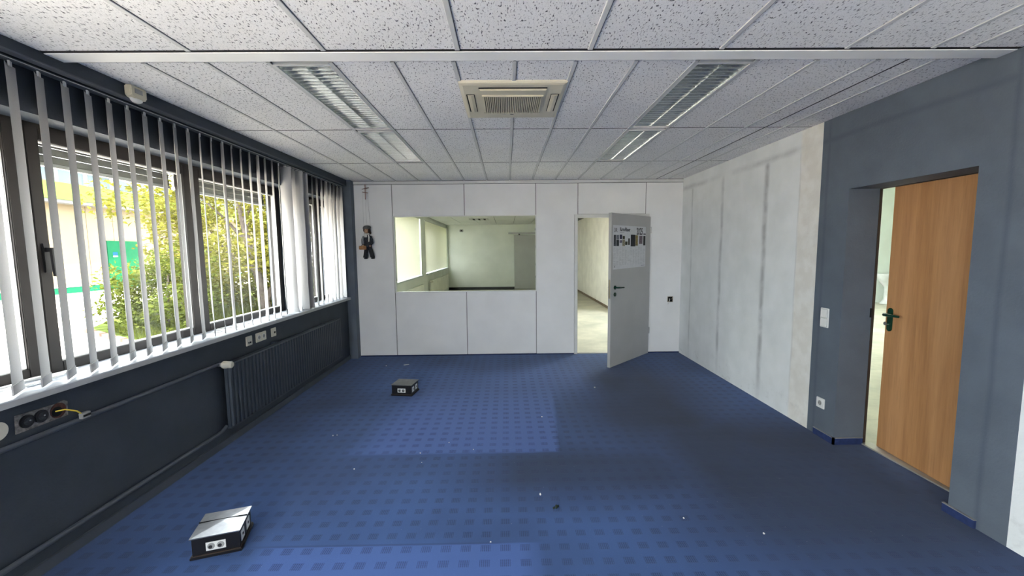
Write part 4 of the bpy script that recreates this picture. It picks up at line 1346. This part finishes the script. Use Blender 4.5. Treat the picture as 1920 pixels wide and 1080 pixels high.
# broken open strip at the left, cavity with wire
s = thing('exposed_socket_strip', 'bare triple socket box without cover below the sill, wire hanging out', 'socket', (XL, 1.955, 0.752), PI / 2)
MB().prism([(-0.115, -0.042), (0.108, -0.041), (0.112, 0.030), (0.095, 0.042), (0.06, 0.036), (-0.11, 0.043)], 'y', -0.006, 0).build('backing', M['mortar'], s)
for dx in (-0.072, -0.012):
    w = MB().disc((dx, -0.014, 0.002), 0.030, 0.010, 20).build('socket_insert', M['black'], s, bevel=0.002)
    MB().disc((dx, -0.018, 0.002), 0.017, 0.005, 16).build('inner_ring', M['jacket'], w)
    MB().disc((dx + 0.006, -0.0195, 0.004), 0.004, 0.003, 8).build('screw', M['steel'], w)
cv = MB().disc((0.065, -0.0075, 0.0), 0.037, 0.002, 20).build('cavity', M['terracotta'], s)
MB().disc((0.058, -0.0085, -0.004), 0.024, 0.0012, 16).build('cavity_depth', M['darkgap'], cv)
MB().tube([(0.05, -0.009, 0.0), (0.07, -0.035, 0.002), (0.10, -0.06, -0.018), (0.125, -0.055, -0.042)], 0.0035, 8).build('wire', M['yellow_wire'], s, smooth=True)
MB().box(0.118, 0.162, -0.067, -0.046, -0.070, -0.040).build('terminal_block', M['socket_grey'], s, bevel=0.002)
MB().box(0.122, 0.158, -0.070, -0.066, -0.060, -0.050).build('terminal_slot', M['darkgap'], s)
s = thing('blanking_cover', 'round cream cover plate under the sill at the left picture edge', 'cover', (XL, 1.772, 0.752), PI / 2)
MB().disc((0, -0.010, 0), 0.042, 0.010, 24).build('plate', M['cream'], s, bevel=0.003)
MB().disc((0, -0.0112, 0), 0.006, 0.0015, 10).build('screw', M['steel'], s)
# right wall
s = thing('light_switch', 'white double rocker light switch beside the wooden door', 'switch', (XR - 0.0015, 3.190, 0.966), -PI / 2)
plate(s, 0.082, 0.152)
for dz in (-0.0355, 0.0355):
    MB().prism([(-0.010, dz - 0.031), (-0.017, dz - 0.031), (-0.012, dz + 0.031), (-0.010, dz + 0.031)], 'x', -0.031, 0.031).build('rocker', M['white_plastic'], s, bevel=0.0015)
    MB().box(-0.0335, 0.0335, -0.0106, -0.0098, dz - 0.0335, dz + 0.0335).build('rocker_gap', M['socket_grey'], s)
s = thing('wall_socket', 'white single power socket low beside the wooden door', 'socket', (XR - 0.0015, 3.180, 0.276), -PI / 2)
plate(s, 0.082, 0.082)
schuko_insert(s, 0, 0)
# hole in the back wall
s = thing('open_outlet_box', 'uncovered square outlet hole with loose wires in the white partition', 'outlet', (2.370, D, 0.788))
MB().box(-0.040, 0.040, -0.003, 0.0, -0.040, 0.042).build('box_rim', M['brass'], s)
MB().box(-0.032, 0.032, -0.0045, -0.003, -0.034, 0.034).build('cavity', M['darkgap'], s)
MB().tube([(-0.01, -0.004, 0.01), (-0.02, -0.03, -0.01), (-0.035, -0.03, -0.05), (-0.04, -0.02, -0.07)], 0.004, 8).build('wire', M['cable'], s, smooth=True)
MB().tube([(0.01, -0.004, 0.0), (0.02, -0.02, 0.012), (0.03, -0.012, 0.030)], 0.0035, 8).build('wire', M['brass'], s, smooth=True)

# cables on the sill
def coil(name, label, pts, r):
    MB().tube(pts, r, 8).build(name, M['cable'], label=label, cat='cable', smooth=True)


cp = []
for k in range(60):
    t = k / 59
    a = t * 2 * PI * 2.3
    cp.append((-2.385 + 0.045 * math.cos(a) + 0.02 * t, 1.98 + 0.22 * math.sin(a) * (0.75 + 0.25 * math.cos(3 * a)) + 0.08 * t, SILLZ + 0.006 + 0.010 * (k / 59) + 0.003 * math.sin(5 * a)))
coil('white_cable', 'loosely coiled off-white cable lying on the window sill near the camera', cp, 0.005)
coil('white_cable', 'thin off-white cable lying on the sill below the middle sash', [(-2.38 + 0.05 * math.sin(k * 0.55), 3.30 + 0.017 * k, SILLZ + 0.005) for k in range(26)], 0.004)

# ================================================================== FLOOR BOXES
def floor_box(label, loc, rz, w, d, h, lid):
    t = thing('floor_socket_box', label, 'socket box', loc, rz, group='black socket boxes on the carpet')
    # local: front-left corner at origin, +x along the front, +y to the back
    MB().box(-0.006, w + 0.006, -0.006, d + 0.006, 0, 0.012).build('base_frame', M['black'], t, bevel=0.002)
    MB().box(-0.002, w + 0.002, -0.002, d + 0.002, 0.012, 0.018).build('base_trim', M['brownbase'], t)
    MB().box(0.004, w - 0.004, 0.004, d - 0.004, 0.018, h - 0.008).build('body', M['black'], t)
    lb = MB()
    o0 = [(-0.003, -0.003, h - 0.008), (w + 0.003, -0.003, h - 0.008), (w + 0.003, d + 0.003, h - 0.008), (-0.003, d + 0.003, h - 0.008)]
    o1 = [(p[0], p[1], h - 0.003) for p in o0]
    k = len(lb.v)
    lb.v += o0 + o1 + [(w / 2, d / 2, h + 0.002)]
    lb.f += [(3, 2, 1, 0), (0, 1, 5, 4), (1, 2, 6, 5), (2, 3, 7, 6), (3, 0, 4, 7), (4, 5, 8), (5, 6, 8), (6, 7, 8), (7, 4, 8)]
    ld = lb.build('lid', M[lid], t)
    if lid == 'metal_lid':
        MB().box(-0.003, w + 0.003, d * 0.60, d * 0.60 + 0.003, h - 0.008, h + 0.0022).build('lid_slot', M['darkgap'], ld)
    fp = thing_local('socket_plate', t, (w * 0.50, 0.004, h * 0.47), 0)
    MB().box(-0.043, 0.043, -0.003, 0, -0.0215, 0.0215).build('plate', M['white_plastic'], fp)
    for dx in (-0.0205, 0.0205):
        MB().disc((dx, -0.0042, 0), 0.0165, 0.0012, 18).build('socket_well', M['socket_grey'], fp)
        MB().disc((dx - 0.003, -0.0050, -0.003), 0.009, 0.0010, 12).build('contact_hole', M['ink'], fp)
    for y in (0.26, 0.70):
        sp = thing_local('socket_plate', t, (w - 0.004, d * y, h * 0.50), PI / 2)
        MB().box(-0.024, 0.024, -0.003, 0, -0.026, 0.026).build('plate', M['white_plastic'], sp)
        MB().box(-0.008, 0.006, -0.0042, -0.003, -0.004, 0.008).build('port', M['darkgap'], sp)
    return t


def thing_local(name, parent, loc, rz):
    o = bpy.data.objects.new(name, None)
    COL.objects.link(o)
    o.parent = parent
    o.location = loc
    o.rotation_euler = (0, 0, rz)
    return o


floor_box('black floor socket box with shiny metal lid, nearest the camera', (-1.588, 1.942, 0), math.radians(17.5), 0.214, 0.208, 0.115, 'metal_lid')
floor_box('black floor socket box with dull grey lid, in the middle of the carpet', (-1.236, 4.268, 0), math.radians(-9), 0.222, 0.205, 0.120, 'dull_lid')

# ================================================================== MARIONETTE
pu = thing('marionette', 'hanging puppet with grey cap, dark clothes and tan bag on the white partition', 'puppet', (-1.95, 5.845, 1.42))


def pp(x, z, y=5.845):
    return (x + 1.95, y - 5.845, z - 1.42)


cb = MB().tube([pp(-1.950, 2.45), pp(-1.952, 2.244)], 0.0055, 8).build('control_bar', M['redwood'], pu)
MB().tube([pp(-1.995, 2.386), pp(-1.900, 2.405)], 0.0045, 8).build('crossbar', M['redwood'], cb)
MB().tube([pp(-1.990, 2.347), pp(-1.912, 2.335)], 0.0045, 8).build('crossbar', M['redwood'], cb)
for a, b in (((-1.952, 2.25), (-1.945, 1.875)), ((-1.915, 2.335), (-1.90, 1.88)), ((-1.985, 2.345), (-1.99, 1.66))):
    MB().tube([pp(*a), pp((a[0] + b[0]) / 2 - 0.004, (a[1] + b[1]) / 2), pp(*b)], 0.0011, 5).build('string', M['thread'], pu)
hdp = MB().sphere(pp(-1.955, 1.815), 0.034, 0.034, 0.042, 16, 10).build('head', M['skin'], pu, smooth=True)
MB().sphere(pp(-1.957, 1.812, 5.808), 0.008, 0.011, 0.010, 8, 6).build('nose', M['skin'], hdp, smooth=True)
for s in (-1, 1):
    MB().sphere(pp(-1.956 + s * 0.013, 1.824, 5.816), 0.005, 0.004, 0.005, 8, 5).build('eye', M['ink'], hdp)
MB().box(*[v for v in (pp(-1.966, 0)[0], pp(-1.946, 0)[0], -0.036, -0.031, 1.796 - 1.42, 1.799 - 1.42)]).build('mouth', M['redwood'], hdp)
hr = MB().sphere(pp(-1.922, 1.818, 5.850), 0.022, 0.032, 0.040, 10, 7).sphere(pp(-1.986, 1.822, 5.850), 0.015, 0.030, 0.032, 10, 7).sphere(pp(-1.905, 1.785, 5.850), 0.014, 0.02, 0.022, 8, 6)
hr.build('hair', M['hair'], pu, smooth=True)
MB().ell([pp(-1.950, 1.842) + (0.050, 0.046), pp(-1.947, 1.862) + (0.056, 0.052), pp(-1.944, 1.880) + (0.044, 0.040), pp(-1.944, 1.886) + (0.02, 0.02)], 16).build('cap', M['cap'], pu, smooth=True)
MB().ell([pp(-1.952, 1.838, 5.815) + (0.046, 0.030), pp(-1.952, 1.845, 5.815) + (0.046, 0.030)], 14).build('cap_brim', M['cap'], pu)
# torso and arms as one jacket surface
jk = MB()
jk.ell([pp(-1.945, 1.590) + (0.056, 0.032), pp(-1.946, 1.640) + (0.054, 0.034), pp(-1.950, 1.700) + (0.052, 0.034), pp(-1.952, 1.740) + (0.046, 0.030), pp(-1.954, 1.768) + (0.022, 0.020)], 14)
jk.tube([pp(-1.912, 1.738), pp(-1.890, 1.690), pp(-1.880, 1.645, 5.835), pp(-1.896, 1.612, 5.815)], [0.020, 0.021, 0.019, 0.015], 10)
jk.build('jacket', M['jacket'], pu, smooth=True)
MB().tube([pp(-1.992, 1.736), pp(-2.008, 1.690, 5.835), pp(-2.004, 1.640, 5.815), pp(-1.996, 1.618, 5.808)], [0.020, 0.022, 0.020, 0.014], 10).build('sleeve', M['sleeve'], pu, smooth=True)
MB().sphere(pp(-1.995, 1.606, 5.805), 0.012, 0.012, 0.013, 8, 6).build('hand', M['skin'], pu, smooth=True)
MB().sphere(pp(-1.902, 1.602, 5.808), 0.011, 0.011, 0.012, 8, 6).build('hand', M['skin'], pu, smooth=True)
sc = MB()
sc.tube([pp(-1.985, 1.772, 5.835), pp(-1.955, 1.762, 5.815), pp(-1.92, 1.770, 5.83)], [0.010, 0.014, 0.010], 8)
sc.box(pp(-1.978, 0)[0], pp(-1.940, 0)[0], -0.040, -0.034, 1.722 - 1.42, 1.764 - 1.42)
sc.build('shirt_front', M['scarf'], pu)
MB().tube([pp(-1.925, 1.765, 5.815), pp(-1.912, 1.72, 5.806), pp(-1.918, 1.660, 5.808)], [0.008, 0.010, 0.007], 8).build('scarf', M['scarf'], pu, smooth=True)
tr = MB()
tr.ell([pp(-1.986, 1.440) + (0.034, 0.026), pp(-1.980, 1.480) + (0.031, 0.024), pp(-1.968, 1.560) + (0.028, 0.026), pp(-1.960, 1.605) + (0.034, 0.028)], 12)
tr.ell([pp(-1.886, 1.440) + (0.034, 0.026), pp(-1.892, 1.480) + (0.032, 0.024), pp(-1.912, 1.560) + (0.030, 0.026), pp(-1.928, 1.605) + (0.034, 0.028)], 12)
tr.build('trousers', M['trouser'], pu, smooth=True)
for x in (-1.975, -1.878):
    MB().sphere(pp(x, 1.430, 5.832), 0.030, 0.026, 0.012, 10, 6).build('shoe', M['black'], pu, smooth=True)
bgp = MB().box(pp(-2.052, 0)[0], pp(-1.952, 0)[0], -0.060, -0.030, 1.550 - 1.42, 1.603 - 1.42).build('bag', M['leather'], pu, bevel=0.006)
MB().tube([pp(-2.02, 1.602, 5.80), pp(-2.01, 1.622, 5.80), pp(-1.985, 1.622, 5.80), pp(-1.975, 1.602, 5.80)], 0.004, 6).build('bag_handle', M['hair'], bgp)

# ================================================================== DEBRIS on the carpet
rd2 = random.Random(11)


def crumb(x, y, r, m, label, group, name='crumb', flat=0.5):
    b = MB()
    pts_ = []
    seg = 6
    rings = []
    for zz, k in ((0.0, 0.8), (r * flat, 1.0), (r * flat * 1.8, 0.5)):
        rings.append([(r * k * rd2.uniform(0.6, 1.1) * math.cos(2 * PI * i / seg), r * k * rd2.uniform(0.5, 1.0) * math.sin(2 * PI * i / seg), zz) for i in range(seg)])
    b.loft(rings)
    b.build(name, M[m], None, label=label, cat='debris', group=group, loc=(x, y, 0.0005), rot=(0, 0, rd2.uniform(0, 3)))


for (x, y, r, lb) in (
        (0.307, 3.64, 0.008, 'white crumb on the right half of the clean bright carpet patch'),
        (0.957, 4.417, 0.009, 'white crumb on the carpet in front of the open partition door'),
        (-0.475, 3.164, 0.005, 'white crumb inside the front edge of the bright carpet patch'),
        (-0.669, 2.998, 0.006, 'white crumb right on the front edge of the bright carpet patch'),
        (-1.088, 2.783, 0.006, 'white crumb just left of the bright carpet patch corner'),
        (-1.46, 3.32, 0.006, 'larger crumb of the close pair on the carpet by the radiator'),
        (-1.43, 3.33, 0.005, 'smaller crumb of the close pair on the carpet by the radiator'),
        (-0.63, 2.86, 0.004, 'tiny white crumb just in front of the bright carpet patch'),
        (-0.27, 3.04, 0.005, 'tiny white crumb at the middle front of the bright carpet patch'),
        (1.358, 2.053, 0.007, 'white crumb on the dark carpet, nearest the wooden door'),
        (0.987, 2.191, 0.006, 'white crumb on the dark carpet right of the leaf fragments'),
        (-0.10, 2.03, 0.005, 'white crumb at the carpet seam in the foreground'),
        (-1.62, 5.4, 0.009, 'white crumb on the carpet below the hanging puppet')):
    crumb(x, y, r, 'crumb', lb, 'white crumbs on the carpet')
pc = MB().box(-0.035, 0.035, -0.010, 0.010, 0, 0.003).build('paper_scrap', M['crumb'], label='small white paper strip on the carpet near the partition', cat='debris', loc=(-1.364, 5.446, 0.0005), rot=(0, 0, 0.5))
for x, y, r, lb in ((0.278, 2.309, 0.011, 'largest dark green leaf fragment on the carpet foreground'), (0.262, 2.300, 0.007, 'small dark leaf fragment left of the largest one on the carpet'), (0.290, 2.318, 0.007, 'small dark leaf fragment right of the largest one on the carpet')):
    crumb(x, y, r, 'green_crumb', lb, 'dark leaf fragments on the carpet', 'leaf_fragment', 0.9)
crumb(0.194, 2.44, 0.008, 'crumb', 'pale pebble on the carpet just beyond the dark leaf fragments', None, 'pebble', 0.8)
